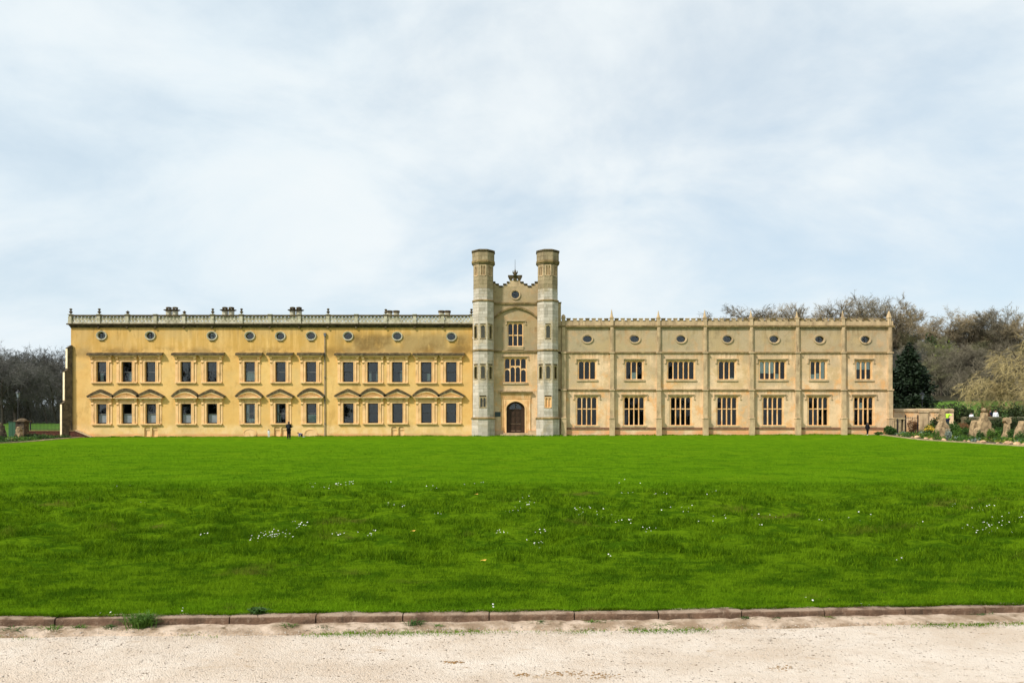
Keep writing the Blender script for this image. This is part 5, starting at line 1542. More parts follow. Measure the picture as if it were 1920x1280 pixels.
def put_tree(meshes, H0, x, y, z, H, rot, label, group, wide=1.0, name='bare_tree', mat=None):
    root = thing(name, label, 'tree', (x, y, z), group)
    root.rotation_euler[2] = rot; s = H / H0; root.scale = (s * wide, s * wide, s)
    for nm, me in zip(('trunk', 'crown'), meshes):
        o = bpy.data.objects.new(nm, me); COL.objects.link(o); o.parent = root
        if mat and nm == 'crown':
            o.material_slots[0].link = 'OBJECT'; o.material_slots[0].material = M[mat]
    return root


VL = [gen_tree(100 + k, 15, spread=.9 + .1 * k, twigm='twig_l', tw=.022, twig=.6) for k in range(3)]
VR = [gen_tree(200 + k, 15, spread=.8 + .1 * k, fork=.22, nl=(8, 6, 5, 4), twigm='twig_r', tw=.026, twig=.7, ntw=7, rmin=.024) for k in range(3)]
VF = gen_tree(330, 15, fork=.12, spread=.62, up=.5, nl=(8, 5, 5, 4), twigm='twig_b', tw=.024, twig=.6, ntw=6, rmin=.024)

# the wood left of the yellow wing
LW = 'bare dark trees of the wood on the left'
LLB = 'bare dark grey tree standing in the wood behind the railings'
spots = []
for k in range(34):
    D = random.choice((118, 122, 128, 140, 155, 170, 190)) + random.uniform(-5, 5)
    spots.append((random.uniform(-90, 134), random.uniform(655, 695) if D < 150 else random.uniform(645, 672), D))
spots += [(20, 642, 175), (-20, 640, 165), (52, 664, 160), (98, 662, 150), (122, 670, 165), (75, 668, 170), (5, 655, 150), (110, 676, 130), (40, 690, 121), (88, 720, 117), (10, 735, 116), (60, 715, 118)]
for px, yt, D in spots:
    x = fx(px, D); z = gz(x, D); H = fz(yt, D) - z
    H *= 1.06
    if H > 2: put_tree(random.choice(VL), 15, x, D, z, H, random.uniform(0, 6.28), LLB, LW, random.uniform(.85, 1.2) * (1.3 if H < 9 else 1))

# the hillside wood on the right
RW = 'bare brown trees of the hillside wood'
LRB = 'bare brown twiggy tree in the hillside wood right of the gothic wing'
spots = []
for k in range(112):
    D = random.uniform(157, 262); px = random.uniform(1600, 2060)
    yt = 612 + max(0, (235 - D)) * .55 + random.uniform(-16, 34) + (8 if 1690 < px < 1750 else 0)
    spots.append((px, yt, D))
spots += [(1765 + k * 13 + random.uniform(-5, 5), random.uniform(690, 722), random.uniform(156, 166)) for k in range(13)]
for px, yt, D in spots:
    x = fx(px, D); z = gz(x, D); H = fz(yt, D) - z
    if H < 3: continue
    if H > 21: H = random.uniform(13, 19)
    put_tree(random.choice(VR), 15, x, D, z, H, random.uniform(0, 6.28), LRB, RW, random.uniform(.85, 1.25), mat=random.choice((None, 'twig_b', 'twig_b', 'twig_g', 'twig_l')))
# skyline trees behind the gothic wing and beyond
for px, yt, D, lb, V_, wd in ((1340, 588, 235, 'small bare tree just topping the battlements, leftmost behind the gothic wing', 1, .9), (1392, 575, 225, 'rounded bare tree above the battlements behind the fourth pinnacle', 0, 1.25), (1432, 574, 230, 'rounded bare tree above the battlements between two pinnacles', 2, 1.1),
                          (1468, 572, 225, 'narrow bare tree with two heads above the battlements', 1, .8), (1500, 580, 222, 'low bare tree above the battlements beside the sixth pinnacle', 0, 1.1), (1532, 582, 228, 'thin bare tree above the battlements left of the large pair', 2, .8),
                          (1575, 562, 222, 'open bare tree above the battlements, left one of the large group', 0, .95), (1608, 554, 220, 'tall spreading bare tree highest above the gothic wing', 3, 1.0), (1640, 566, 226, 'bare tree leaning right above the gothic wing roof', 1, .9), (1668, 557, 218, 'dense bare tree behind the corner pinnacle', 2, 1.0),
                          (1693, 585, 225, 'bare tree on the skyline just right of the corner pinnacle', 1, .9), (1778, 577, 215, 'tall rounded bare tree on the skyline above the dark evergreen', 2, 1.15), (1748, 600, 212, 'bare tree on the skyline left of the tall rounded one', 0, 1.0), (1815, 592, 214, 'bare tree on the skyline between the rounded and the fan shaped tree', 1, .9), (1845, 584, 212, 'bare tree close left of the fan shaped tree on the skyline', 0, .8), (1884, 577, 208, 'fan shaped bare tree with many upright limbs against the sky', 3, 1.1), (1925, 590, 205, 'bare tree on the skyline at the right edge', 2, 1.0)):
    x = fx(px, D); z = gz(x, D); H = fz(yt, D) - z
    put_tree(VF if V_ == 3 else VR[V_], 15, x, D, z, H * 1.09, px * 1.7, lb, 'bare trees on the skyline', wd)
# tangle of stems and scrub under the wood
def thicket(name, n, xr, yr, hmin, hmax, mat, wdt=.02, seed=4):
    r = np.random.default_rng(seed)
    D = r.uniform(*yr, n); x = r.uniform(*xr, n) * D / F
    z = ground_z(x, D); h = r.uniform(hmin, hmax, n) * (0.6 + 0.8 * (fbm(x * .12, D * .12, 9) + .5))
    b = r.normal(size=(n, 2)) * .35
    a = r.uniform(0, 6.28, n); w_ = wdt * (.6 + .8 * r.random(n)); lift = r.random(n) * h * .6
    P0 = np.stack([x - np.cos(a) * w_, D - np.sin(a) * w_, z + lift], 1); P1 = np.stack([x + np.cos(a) * w_, D + np.sin(a) * w_, z + lift], 1)
    P2 = np.stack([x + b[:, 0] * h, D + b[:, 1] * h, z + lift + h * .6], 1)
    me = np_mesh(name, np.stack([P0, P1, P2], 1).reshape(-1, 3), None, np.arange(3 * n).reshape(n, 3))
    tag(link(name, me, mat), kind='stuff')


thicket('undergrowth', 26000, (560, 1120), (156, 250), 1.0, 4.5, M['twig_b'], .035, 4)
thicket('undergrowth', 20000, (-1080, -815), (116, 190), 1.0, 4.0, M['twig_l'], .03, 5)

# dark evergreen beside the gothic wing
def evergreen(px, yt, wpx, D, label, n=9000, name='evergreen_tree', mat='needle', size=.24, tiers=13, seed=3, col=.25):
    x = fx(px, D); z0 = gz(x, D); zt = fz(yt, D); h = zt - z0; w_ = wpx * D / F / 2
    root = thing(name, label, 'tree', (x, D, z0))
    mb = MB(); mb.tube([(x, D, z0 - .2), (x, D, z0 + h * .5), (x, D, zt - .2)], [h * .03, h * .02, .04], 8); rr = random.Random(seed)
    bl = []
    for k in range(tiers):
        f = k / (tiers - 1); zz = z0 + h * (.06 + .92 * f); r_ = w_ * (1 - .88 * f ** 1.7) * rr.uniform(.72, 1.15)
        m = 7 if f < .7 else 4
        for j in range(m):
            a = j * 6.283 / m + rr.uniform(-.4, .4); q = r_ * rr.uniform(.45, .75)
            bl.append((x + math.cos(a) * q, D + math.sin(a) * q, zz + rr.uniform(-.3, .3), r_ * .42 + .15, r_ * .42 + .15, h * .06 + .15))
            mb.tube([(x, D, zz + .2), (x + math.cos(a) * q, D + math.sin(a) * q, zz)], [.05, .02], 4)
    mb.build('trunk', M['bark'], root)
    leaves('crown', bl, n, size, M[mat], root, flat=.45, shell=.3, seed=seed)


evergreen(1703, 647, 112, 112, 'dark broad evergreen tree close beside the gothic wing', 17000, size=.26)
evergreen(1822, 702, 34, 165, 'narrow dark ivy clad tree in the hillside wood', 2600, 'ivy_clad_tree', 'hedge', .4, 8, 7)
evergreen(1852, 708, 26, 172, 'smaller dark ivy clad tree right of the narrow one', 2000, 'ivy_clad_tree', 'hedge', .4, 7, 8)
bush(1767, 640, 60, 200, M['lime'], 'yellow green evergreen crown showing among the bare hillside trees', 900, .35, 'tree', 'evergreen_tree')
bush(1745, 622, 34, 205, M['hedge'], 'dark green crown high on the wooded slope behind the evergreen', 700, .4, 'tree', 'evergreen_tree')

# trees across the park behind the viewer: they stand mirrored in the window panes
for k, (x, y, h, w_) in enumerate(((-104, -48, 21, 10), (-84, -55, 19, 9), (-124, -44, 22, 11), (-66, -60, 15, 6), (-48, -46, 16, 5.5), (36, -52, 20, 9), (50, -58, 17, 8), (-96, -70, 24, 12), (84, -50, 9, 6), (104, -52, 12, 8))):
    z = float(ground_z(x, y)); root = thing('park_tree', ('dark cedar', 'dark yew')[k % 2] + ' across the park seen only mirrored in the mansion windows', 'tree', (x, y, z), 'trees mirrored in the windows')
    r = random.Random(k + 60); bl = [(x + r.uniform(-.6, .6) * w_, y + r.uniform(-.5, .5) * w_, z + h * f, w_ * (1 - f) * .6 + 1, w_ * (1 - f) * .6 + 1, h * .10) for f in [.1 + .88 * j / 11 for j in range(12)]]
    leaves('crown', bl, 1500, .75, M['needle'], root, flat=.4, shell=.3, seed=k + 70)
    mb = MB(); mb.tube([(x, y, z - .3), (x, y, z + h * .9)], [.5, .1], 8); mb.build('trunk', M['bark'], root)

# straw coloured drooping tree reaching in from the right
VD = gen_tree(77, 11, fork=.25, spread=1.25, up=-.05, nl=(9, 6, 5, 4), droop=.55, twigm='larch', tw=.016, twig=.6, ntw=8)
x = fx(1958, 101); put_tree(VD, 11, x, 101, gz(x, 101), 14.0, 1.2, 'straw coloured tree with drooping branches reaching in at the right edge', None, 1.15, 'drooping_tree')
VB = gen_tree(91, 15, fork=.2, spread=1.2, up=.15, nl=(8, 5, 5, 4), twigm='larch', tw=.012, twig=.5)
x = fx(2068, 66); put_tree(VB, 15, x, 66, gz(x, 66), 14.2, 2.4, 'tall bare tree mostly outside the frame whose twigs enter at the right edge', None, 1.0, 'bare_tree')

# hedges and shrubs on the right, in front of the meadow
for a in ((1690, 752, 46, 92, 'hedge', 'dark hedge top directly right of the gothic wing behind the garden wall', 1200, .14),
          (1722, 755, 50, 93, 'hedge', 'low clipped shrub behind the garden wall pier', 1200, .14),
          (1757, 748, 60, 95, 'hedge', 'broad dark shrub above the right half of the garden wall', 1500, .15),
          (1800, 748, 46, 90, 'hedge', 'tall dark round shrub at the end of the garden wall', 2200, .13),
          (1818, 758, 34, 92, 'hedge', 'dark shrub pressed against the tall round one', 1200, .13),
          (1840, 752, 30, 88, 'bush', 'olive green shrub between the round shrub and the ball finial', 1300, .11),
          (1872, 758, 50, 96, 'hedge', 'dark hedge behind the two visitors', 1500, .15),
          (1905, 752, 60, 97, 'hedge', 'dark hedge below the drooping tree', 1700, .15),
          (1848, 756, 20, 87, 'russet', 'russet leaved shrub directly behind the ball finial', 500, .09)):
    bush(a[0], a[1], a[2], a[3], M[a[4]], a[5], a[6], a[7])
for a in ((1669, 797, 24, 79.5, 'bush', 'deep green shrub against the corner of the gothic wing', 1300, .08),
          (1650, 808, 22, 81, 'bush', 'low sprawling green shrub at the foot of the corner buttress', 600, .07),
          (1760, 772, 30, 80, 'hedge', 'upright dark shrub behind the leftmost relic', 1300, .09),
          (1790, 790, 34, 76, 'bush', 'loose green shrub right of the leftmost relic', 900, .08),
          (1806, 790, 30, 77, 'russet', 'brownish seedy shrub in the middle of the bed', 700, .07),
          (1826, 780, 34, 80, 'hedge', 'dark shrub left of the ball finial', 1300, .09),
          (1868, 782, 30, 78, 'hedge', 'dark shrub right of the ball finial', 1200, .09),
          (1906, 776, 40, 78, 'hedge', 'dark shrub behind the capped relic', 1500, .09),
          (1876, 796, 34, 70, 'bush', 'grey green shrub in front of the capped relic', 800, .07),
          (1814, 797, 26, 73, 'bush', 'low mounded green shrub left of the ball finial foot', 700, .07),
          (1868, 803, 22, 66, 'bedgreen', 'bright low plant between the ball finial and the capped relic', 500, .06),
          (1755, 801, 14, 68, 'bedgreen', 'small green plant at the left foot of the leftmost relic', 350, .06),
          (1777, 803, 16, 67, 'silver', 'silvery plant at the right foot of the leftmost relic', 350, .06),
          (1838, 806, 16, 64, 'bush', 'dark green plant in front of the ball finial', 400, .06),
          (1856, 801, 16, 66, 'bedgreen', 'fresh green plant at the right foot of the ball finial', 400, .06),
          (1797, 800, 22, 70, 'bedgreen', 'yellowish green mound in the middle of the right bed', 500, .06),
          (1912, 806, 20, 58, 'bush', 'dark green plant nearest the right edge of the photograph', 400, .06),
          (1742, 790, 20, 78, 'bush', 'green shrub against the right side of the wall pier', 600, .08),
          (1900, 800, 24, 63, 'bush', 'green shrub in front of the relic at the right edge', 600, .06),
          (1885, 772, 24, 84, 'bush', 'feathery green shrub right of the visitor in white', 800, .09)):
    bush(a[0], a[1], a[2], a[3], M[a[4]], a[5], a[6], a[7])

# ------------------------------------------------------------------ right hand garden
XF_Y = [40, 50, 66, 82, 84]; XF_X = [30.2, 32.4, 35.2, 37.4, 37.6]
def bed_front(y): return np.interp(y, XF_Y, XF_X)
def sheet(name, rows, mat, lift, kind='structure'):
    """rows: list of lists of (x, y); laid on the lawn"""
    A = np.array(rows); ny, nx = A.shape[:2]
    Z = lawn_z(A[..., 0], A[..., 1]) + lift
    i = np.arange((ny - 1) * (nx - 1)); r = i // (nx - 1); c = i % (nx - 1); a = r * nx + c
    me = np_mesh(name, np.concatenate([A, Z[..., None]], -1).reshape(-1, 3), np.stack([a, a + 1, a + nx + 1, a + nx], 1), smooth=True)
    return tag(link(name, me, mat), kind=kind)


yy = np.linspace(40, 83.4, 60)
sheet('flower_bed', [[(float(bed_front(y)) + .3 + 40 * t ** 1.6, y) for t in np.linspace(0, 1, 30)] for y in yy], M['soil'], .05)
mb = MB()
yy2 = np.linspace(41, 83, 60)
for a, b in zip(yy2[:-1], yy2[1:]):
    xa, xb = float(bed_front(a)), float(bed_front(b)); za, zb = float(lawn_z(xa, a)) + .07, float(lawn_z(xb, b)) + .07
    mb.add([(xa, a, za - .15), (xa + .36, a, za - .15), (xa + .36, a, za), (xa, a, za), (xb, b, zb - .15), (xb + .36, b, zb - .15), (xb + .36, b, zb), (xb, b, zb)], [(3, 2, 6, 7), (0, 3, 7, 4), (1, 5, 6, 2)])
tag(mb.build('bed_edging', M['slab']), kind='structure')
mb = MB(); mb.box(36.2, 37.4, 81.6, 82.4, .9, 1.12); tag(mb.build('edging_slab', M['slab'], None, (36.8, 82, 1)), 'pale stone slab at the lawn edge by the walking child', 'slab')


def rock(x, y, z, r_, label, group, mat='rock'):
    mb = MB(); n = 8; vs = []; sd = random.Random(int(x * 1000 + y * 10))
    for j in range(5):
        ph = -1.2 + j * .68
        for k in range(n):
            a = 2 * math.pi * k / n; q = r_ * sd.uniform(.8, 1.15)
            vs.append((x + math.cos(a) * math.cos(ph) * q * 1.35, y + math.sin(a) * math.cos(ph) * q, z + r_ * .25 + math.sin(ph) * q * .75))
    fs = [(j * n + k, j * n + (k + 1) % n, (j + 1) * n + (k + 1) % n, (j + 1) * n + k) for j in range(4) for k in range(n)] + [tuple(range(n - 1, -1, -1)), tuple(4 * n + k for k in range(n))]
    mb.add(vs, fs); o = mb.build('rock', M[mat], None, (x, y, z)); tag(o, label, 'rock', group)


rs = random.Random(9)
y = 80.5
while y > 44:
    x = float(bed_front(y)) + rs.uniform(.5, 1.0)
    rock(x, y, float(lawn_z(x, y)) + .05, rs.uniform(.10, .24), 'pale rough rockery stone lying along the edge of the right bed', 'rockery stones along the right bed')
    y -= rs.uniform(.5, 2.6)
for nm, mat, n, seed, hh in (('ground_cover', 'bedgreen', 8000, 21, .34), ('ground_cover', 'silver', 1500, 22, .30), ('ground_cover', 'bush', 3500, 23, .42), ('ground_cover', 'lime', 1800, 24, .28)):
    r = random.Random(seed); bl = []
    for k in range(46 if mat == 'bedgreen' else 18):
        y = r.uniform(45, 82); x = float(bed_front(y)) + .9 + abs(r.gauss(0, 3.2)); s_ = r.uniform(.5, 1.1) * (.6 if mat == 'silver' else 1)
        bl.append((x, y, float(lawn_z(x, y)) + .12, s_, s_, hh * r.uniform(.5, 1.2)))
    tag(leaves(nm, bl, n, .10, M[mat], None, shell=.4, seed=seed), kind='stuff')
r = random.Random(31); bl = [(fx(1745 + r.uniform(-10, 10), 75), 75 + r.uniform(-.5, .5), 1.6 + r.uniform(0, .4), .3, .3, .12) for k in range(8)]
tag(leaves('yellow_flowers', bl, 320, .05, M['gold'], seed=33), kind='stuff')


def relic(px, yt, yb, wpx, D, label, prof, ball=None, seed=1):
    """old carved stone stood upright in the bed; prof: (half width, height) fractions"""
    x = fx(px, D); z0 = gz(x, D) - .05; zt = fz(yt, D); h = zt - z0; w_ = wpx * D / F / 2
    root = thing('stone_finial', label, 'stone finial', (x, D, z0), 'old stone finials standing in the beds')
    right = [(a * w_, b * h) for a, b in prof]; poly = right + [(-a, b) for a, b in right[::-1]]
    n = len(poly); rr = random.Random(seed); mb = MB(); vs = []
    for yy_, sc in ((-.30, .82), (-.20, 1.0), (.20, 1.0), (.30, .82)):
        for (a, b) in poly: vs.append((x + a * sc + rr.uniform(-.02, .02), D + yy_ + rr.uniform(-.03, .03), z0 + h * .01 + b * (sc * .5 + .5) + rr.uniform(-.015, .015)))
    fs = [tuple(range(n)), tuple(range(4 * n - 1, 3 * n - 1, -1))]
    for l in range(3): fs += [(l * n + i, (l + 1) * n + i, (l + 1) * n + (i + 1) % n, l * n + (i + 1) % n) for i in range(n)]
    mb.add(vs, fs); mb.build('carved_stone', M['relic'], root)
    if ball:
        mb = MB(); mb.smooth = True; rb, zc_ = ball[0] * w_ * .8, z0 + ball[1] * h
        mb.lathe(x, D, [(rb * .45, zc_ - rb * 1.35), (rb * .6, zc_ - rb * 1.1), (rb * .5, zc_ - rb * .9)] + [(rb * math.cos(t), zc_ + rb * math.sin(t)) for t in np.linspace(-1.0, 1.5, 8)], 12); mb.build('ball', M['relic'], root)


PA = [(1.0, 0), (1.0, .12), (.92, .30), (.72, .45), (.42, .54), (.26, .62), (.20, .78), (.30, .80), (.30, .86), (.16, .88), (.16, 1.0)]
PB = [(.62, 0), (.95, .05), (1.0, .22), (.86, .36), (.62, .40), (.60, .52), (.40, .62), (.26, .74), (.22, .84)]
relic(1767, 766.5, 811, 28, 70, 'broad shouldered mossy stone finial with blunt top, leftmost in the right bed', PA, None, 2)
relic(1845, 764.5, 810, 38, 68, 'tall pale stone finial crowned by a ball in the right bed', PB, (.30, .93), 3)
relic(1828, 786, 810, 18, 69.3, 'small rounded stone against the left side of the ball finial', [(1.0, 0), (1.0, .3), (.8, .7), (.4, .95)], None, 4)
relic(1888, 783, 809, 19, 67, 'small tapered stone finial with a flat cap', [(1.0, 0), (.9, .18), (.55, .35), (.32, .55), (.20, .82), (.55, .86), (.55, 1.0)], None, 5)
relic(1916, 789, 815, 26, 62, 'rounded stone finial cut by the right edge of the photograph', [(1.0, 0), (1.0, .3), (.8, .62), (.4, .8), (.2, 1.0)], None, 6)

# garden wall with coping and pier
def masonry_wall(name, label, x0, x1, D, zt, mat, cop, base=.6, th=.45, pier=None):
    root = thing(name, label, 'wall', ((x0 + x1) / 2, D, base))
    mb = MB(); mb.box(x0, x1, D, D + th, base, zt - .34); mb.build('wall', mat, root)
    L = 1.2; x = x0
    while x < x1 - .05:
        e = min(x + L, x1); q = random.uniform(-.012, .012)
        mb = MB(); mb.add([(x + .006, D - .10, zt - .338), (e - .006, D - .10, zt - .338), (e - .006, D - .10, zt - .1 + q), (x + .006, D - .10, zt - .1 + q), (x + .006, D + th * .5, zt + q), (e - .006, D + th * .5, zt + q), (x + .006, D + th + .1, zt - .1 + q), (e - .006, D + th + .1, zt - .1 + q), (x + .006, D + th + .1, zt - .338), (e - .006, D + th + .1, zt - .338)],
                          [(0, 1, 2, 3), (3, 2, 5, 4), (4, 5, 7, 6), (6, 7, 9, 8), (0, 8, 9, 1), (0, 3, 4, 6, 8), (1, 9, 7, 5, 2)]); mb.build('coping_stone', cop or M['greystone'], root); x = e
    if pier:
        mb = MB(); a, b = pier; mb.box(a, b, D - .22, D - .001, base, zt - .42); mb.box(a - .06, b + .06, D - .28, D - .101, zt - .418, zt - .2); mb.build('pier', M['greystone'], root)
    return root


masonry_wall('garden_wall', 'cream garden wall with grey coping right of the gothic wing', fx(1676, 84.4), fx(1788, 84.4), 84.4, fz(765.8, 84.4), M['cream'], None, pier=(fx(1722, 84.4), fx(1738, 84.4)))
# stone gate jambs and the open iron gate with railings beside them
gj = thing('gateway', 'small stone gateway with dark opening beside the corner of the gothic wing', 'gateway', (fx(1688, 82.3), 82.3, 1.0))
mb = MB(); mb.box(fx(1679, 82.3), fx(1690, 82.3), 82.3, 82.8, .9, fz(786, 82.3)); mb.box(fx(1678.4, 82.3), fx(1696.8, 82.3), 82.24, 82.86, fz(786, 82.3) + .003, fz(782.6, 82.3)); mb.build('jamb', M['slab'], gj)
mb = MB(); mb.box(fx(1694.6, 82.3), fx(1696.2, 82.3), 82.3, 82.8, .9, fz(786, 82.3)); mb.build('jamb', M['slab'], gj)
mb = MB(); mb.box(fx(1690.1, 82.3), fx(1694.5, 82.3), 82.62, 82.68, .95, fz(786, 82.3)); mb.build('door', M['sash'], gj)  # dark sheet in the open gateway, standing in for the shade inside


def railing(name, label, x0, x1, D, zb, zt, step, group=None, posts=(), rails=(.93, .12)):
    root = thing(name, label, 'railing', ((x0 + x1) / 2, D, zb), group)
    bar = None; n = int((x1 - x0) / step); h = zt - zb
    for i in range(n + 1):
        x = x0 + (x1 - x0) * i / n
        if bar is None:
            mb = MB(); mb.tube([(x, D, zb), (x, D, zt - .06), (x, D, zt)], [.013, .013, .002], 5); bar = mb.build('bar', M['iron'], root, (x, D, zb))
        else:
            o = bar.copy(); COL.objects.link(o); o.location = bar.location + Vector((x - x0, 0, 0)); o.parent = root
    for f in rails:
        mb = MB(); mb.box(x0, x1, D - .018, D + .018, zb + h * f - .02, zb + h * f + .02); mb.build('rail', M['iron'], root)
    for p_ in posts:
        mb = MB(); mb.box(p_ - .05, p_ + .05, D - .05, D + .05, zb - .1, zt + .05); mb.lathe(p_, D, [(.05, zt + .05), (.07, zt + .1), (.02, zt + .2)], 6); mb.build('post', M['iron'], root)


railing('railing', 'black iron railing between the gateway and the garden wall pier', fx(1697, 82.6), fx(1721, 82.6), 82.6, 1.05, fz(780.5, 82.6), .17, posts=(fx(1697.6, 82.6), fx(1721, 82.6)))
railing('railing', 'short black iron railing closing the gap beside the gothic wing', fx(1674, 81.5), fx(1689, 81.5), 81.5, 1.05, fz(788, 81.5), .17, posts=(fx(1683, 81.5),))
bush(1711, 783, 22, 83.5, M['russet'], 'dark red shrub growing behind the iron railing', 700, .08, yb=806)
# raised terrace with a low parapet, visitors walk on it
zter = 2.05
mb = MB(); mb.box(fx(1800, 86), 78, 86.2, 97, .3, zter); tag(mb.build('terrace', M['slab']), kind='structure')
masonry_wall('terrace_parapet', 'low pale parapet along the garden terrace in front of the visitors', fx(1806, 85.6), fx(1990, 85.6), 85.6, fz(780.8, 85.6), M['parapet'], M['parapet'], .9, .4)


def lamp_post(px, yt, D, zb, label):
    x = fx(px, D); h = fz(yt, D) - zb
    root = thing('street_lamp', label, 'street lamp', (x, D, zb), 'black lamp posts')
    mb = MB(); mb.lathe(x, D, [(.17, zb), (.17, zb + .3), (.11, zb + .4), (.10, zb + .9), (.065, zb + 1.0), (.05, zb + h - 1.05), (.07, zb + h - 1.0), (.045, zb + h - .95), (.045, zb + h - .86)], 10); mb.build('post', M['iron'], root)
    mb = MB(); mb.tube([(x - .32, D, zb + h - 1.12), (x + .32, D, zb + h - 1.12)], .02, 6); mb.build('ladder_bar', M['iron'], root)
    z1 = zb + h - .85; z2 = zb + h - .32
    mb = MB(); mb.lathe(x, D, [(.12, z1), (.20, z2)], 4, rad(45)); ln = mb.build('lantern', M['frost'], root)
    mb = MB()
    for k in range(4):
        a = rad(45) + k * math.pi / 2; mb.tube([(x + .125 * math.cos(a), D + .125 * math.sin(a), z1 - .02), (x + .205 * math.cos(a), D + .205 * math.sin(a), z2)], .014, 4)
    mb.lathe(x, D, [(.13, z1 - .05), (.14, z1 - .01)], 4, rad(45)); mb.build('lantern_frame', M['iron'], ln)
    mb = MB(); mb.lathe(x, D, [(.27, z2), (.25, z2 + .04), (.10, z2 + .19), (.06, z2 + .22), (.07, z2 + .26), (.015, z2 + .34)], 8, rad(22.5)); mb.build('lantern_roof', M['iron'], ln)


lamp_post(1729, 734, 88, gz(fx(1729, 88), 88), 'black lamp post standing behind the garden wall pier')
lamp_post(33.9, 731, 90, gz(fx(33.9, 90), 90), 'black lamp post behind the stone gate pier on the left')

# ------------------------------------------------------------------ left hand garden
LF = [(-38.5, 45), (-42.2, 64), (-43.4, 74), (-44.0, 82.0)]
def lbed(y): return float(np.interp(y, [q[1] for q in LF], [q[0] for q in LF]))
yy = np.linspace(45, 82.3, 40)
sheet('flower_bed', [[(lbed(y) - .25 - 26 * (1 - t) ** 1.6, y) for t in np.linspace(0, 1, 24)] for y in yy], M['soil'], .05)
mb = MB(); ya = np.linspace(45, 82, 40)
for a, b in zip(ya[:-1], ya[1:]):
    xa, xb = lbed(a), lbed(b); za, zb = float(lawn_z(xa, a)) + .07, float(lawn_z(xb, b)) + .07
    mb.add([(xa - .3, a, za - .15), (xa, a, za - .15), (xa, a, za), (xa - .3, a, za), (xb - .3, b, zb - .15), (xb, b, zb - .15), (xb, b, zb), (xb - .3, b, zb)], [(3, 2, 6, 7), (1, 5, 6, 2), (0, 3, 7, 4)])
tag(mb.build('bed_edging', M['slab']), kind='structure')
for nm, mat, n, seed in (('ground_cover', 'bush', 4500, 41), ('ground_cover', 'bedgreen', 2500, 42), ('ground_cover', 'hedge', 1500, 43)):
    r = random.Random(seed); bl = []
    for k in range(26):
        y = r.uniform(60, 80.5); x = lbed(y) - .7 - abs(r.gauss(0, 2.6)); s_ = r.uniform(.4, .9)
        bl.append((x, y, float(lawn_z(x, y)) + .1, s_, s_, r.uniform(.14, .36)))
    tag(leaves(nm, bl, n, .09, M[mat], None, shell=.4, seed=seed), kind='stuff')
bush(60, 812, 26, 78, M['hedge'], 'dark low shrub in front of the stone gate pier', 700, .08)
bush(95, 816, 30, 80, M['bedgreen'], 'low pale green plant along the foot of the brick wall', 500, .07, 'plant', 'bed_plant')
# brick wall, ramping down at the wing, with a railing on top
DW = 82.6
wl = thing('brick_wall', 'low dark red brick wall ramping down against the yellow wing', 'wall', (fx(100, DW), DW, .6))
bx0, bx1 = fx(52, DW), fx(141, DW); zt = fz(808, DW)
mb = MB(); mb.prism([(bx0, .5), (fx(168, DW), .5), (fx(168, DW), fz(819, DW)), (bx1, zt), (bx0, zt)], DW, DW + .36); mb.build('wall', M['brick'], wl)
mb = MB(); mb.prism([(bx0 - .05, zt + .003), (bx1, zt + .003), (bx1, zt + .09), (bx0 - .05, zt + .09)], DW - .05, DW + .41); mb.build('coping_stone', M['string'], wl)
mb = MB(); mb.prism([(bx1 + .02, zt + .01), (fx(170, DW), fz(819.2, DW)), (fx(172, DW), fz(818.6, DW)), (bx1 + .02, zt + .16)], DW - .06, DW + .42); mb.build('ramp_coping', M['greystone'], wl)
railing('railing', 'black iron railing on the brick wall between gate pier and yellow wing', bx0 + .1, fx(133, DW), DW + .18, zt + .09, fz(790.8, DW), .14, posts=(fx(55, DW),))
gp = thing('gate_pier', 'weathered stone gate pier with shallow domed cap', 'gate pier', (fx(42, 80), 80, .7))
mb = MB(); px0, px1 = fx(33.5, 80), fx(49.5, 80); q = (px1 - px0) / 2; cx = (px0 + px1) / 2
mb.prism([(px0 - .05, .5), (px1 + .05, .5), (px1 + .05, 1.05), (px0 - .05, 1.05)], 79.55, 80.5); mb.box(px0, px1, 79.6, 80.45, 1.051, fz(790.4, 80)); mb.build('shaft', M['dark_rubble'], gp)
mb = MB(); zc = fz(790.4, 80); mb.box(px0 - .16, px1 + .16, 79.44, 80.61, zc + .003, zc + .12); mb.lathe(cx, 80.02, [(q * 1.15, zc + .121), (q * .9, zc + .24), (q * .4, zc + .33), (.02, zc + .35)], 12); mb.build('cap', M['rubble'], gp)
gp2 = thing('stone_finial', 'dark rounded stone finial at the left edge of the photograph', 'stone finial', (fx(3, 76), 76, .7), 'old stone finials standing in the beds')
mb = MB(); x = fx(2, 76); mb.smooth = True; mb.lathe(x, 76, [(.5, .5), (.5, 1.0), (.42, 1.4), (.3, 1.75), (.34, 1.95), (.16, 2.1), (.2, 2.2), (.05, 2.32)], 10); mb.build('carved_stone', M['dark_rubble'], gp2)
relic(36, 800, 816, 14, 77, 'small knobbly stone in front of the gate pier', [(1.0, 0), (.9, .4), (.5, .6), (.6, .8), (.2, 1.0)], None, 12)
rock(fx(24, 74), 74, gz(fx(24, 74), 74) + .05, .2, 'pale rock lying in the left bed', 'rocks in the left bed'); rock(fx(27, 72), 72, gz(fx(27, 72), 72) + .05, .14, 'smaller rock beside the pale one in the left bed', 'rocks in the left bed', 'relic')
cb = thing('utility_cabinet', 'green metal utility cabinet standing left of the gate pier', 'cabinet', (fx(24, 86), 86, .75))
mb = MB(); zc = fz(791, 86); x0, x1 = fx(16, 86), fx(31.5, 86); z0 = gz((x0 + x1) / 2, 86)
mb.box(x0, x1, 86, 86.5, z0 - .05, zc); mb.build('body', M['green_cab'], cb)
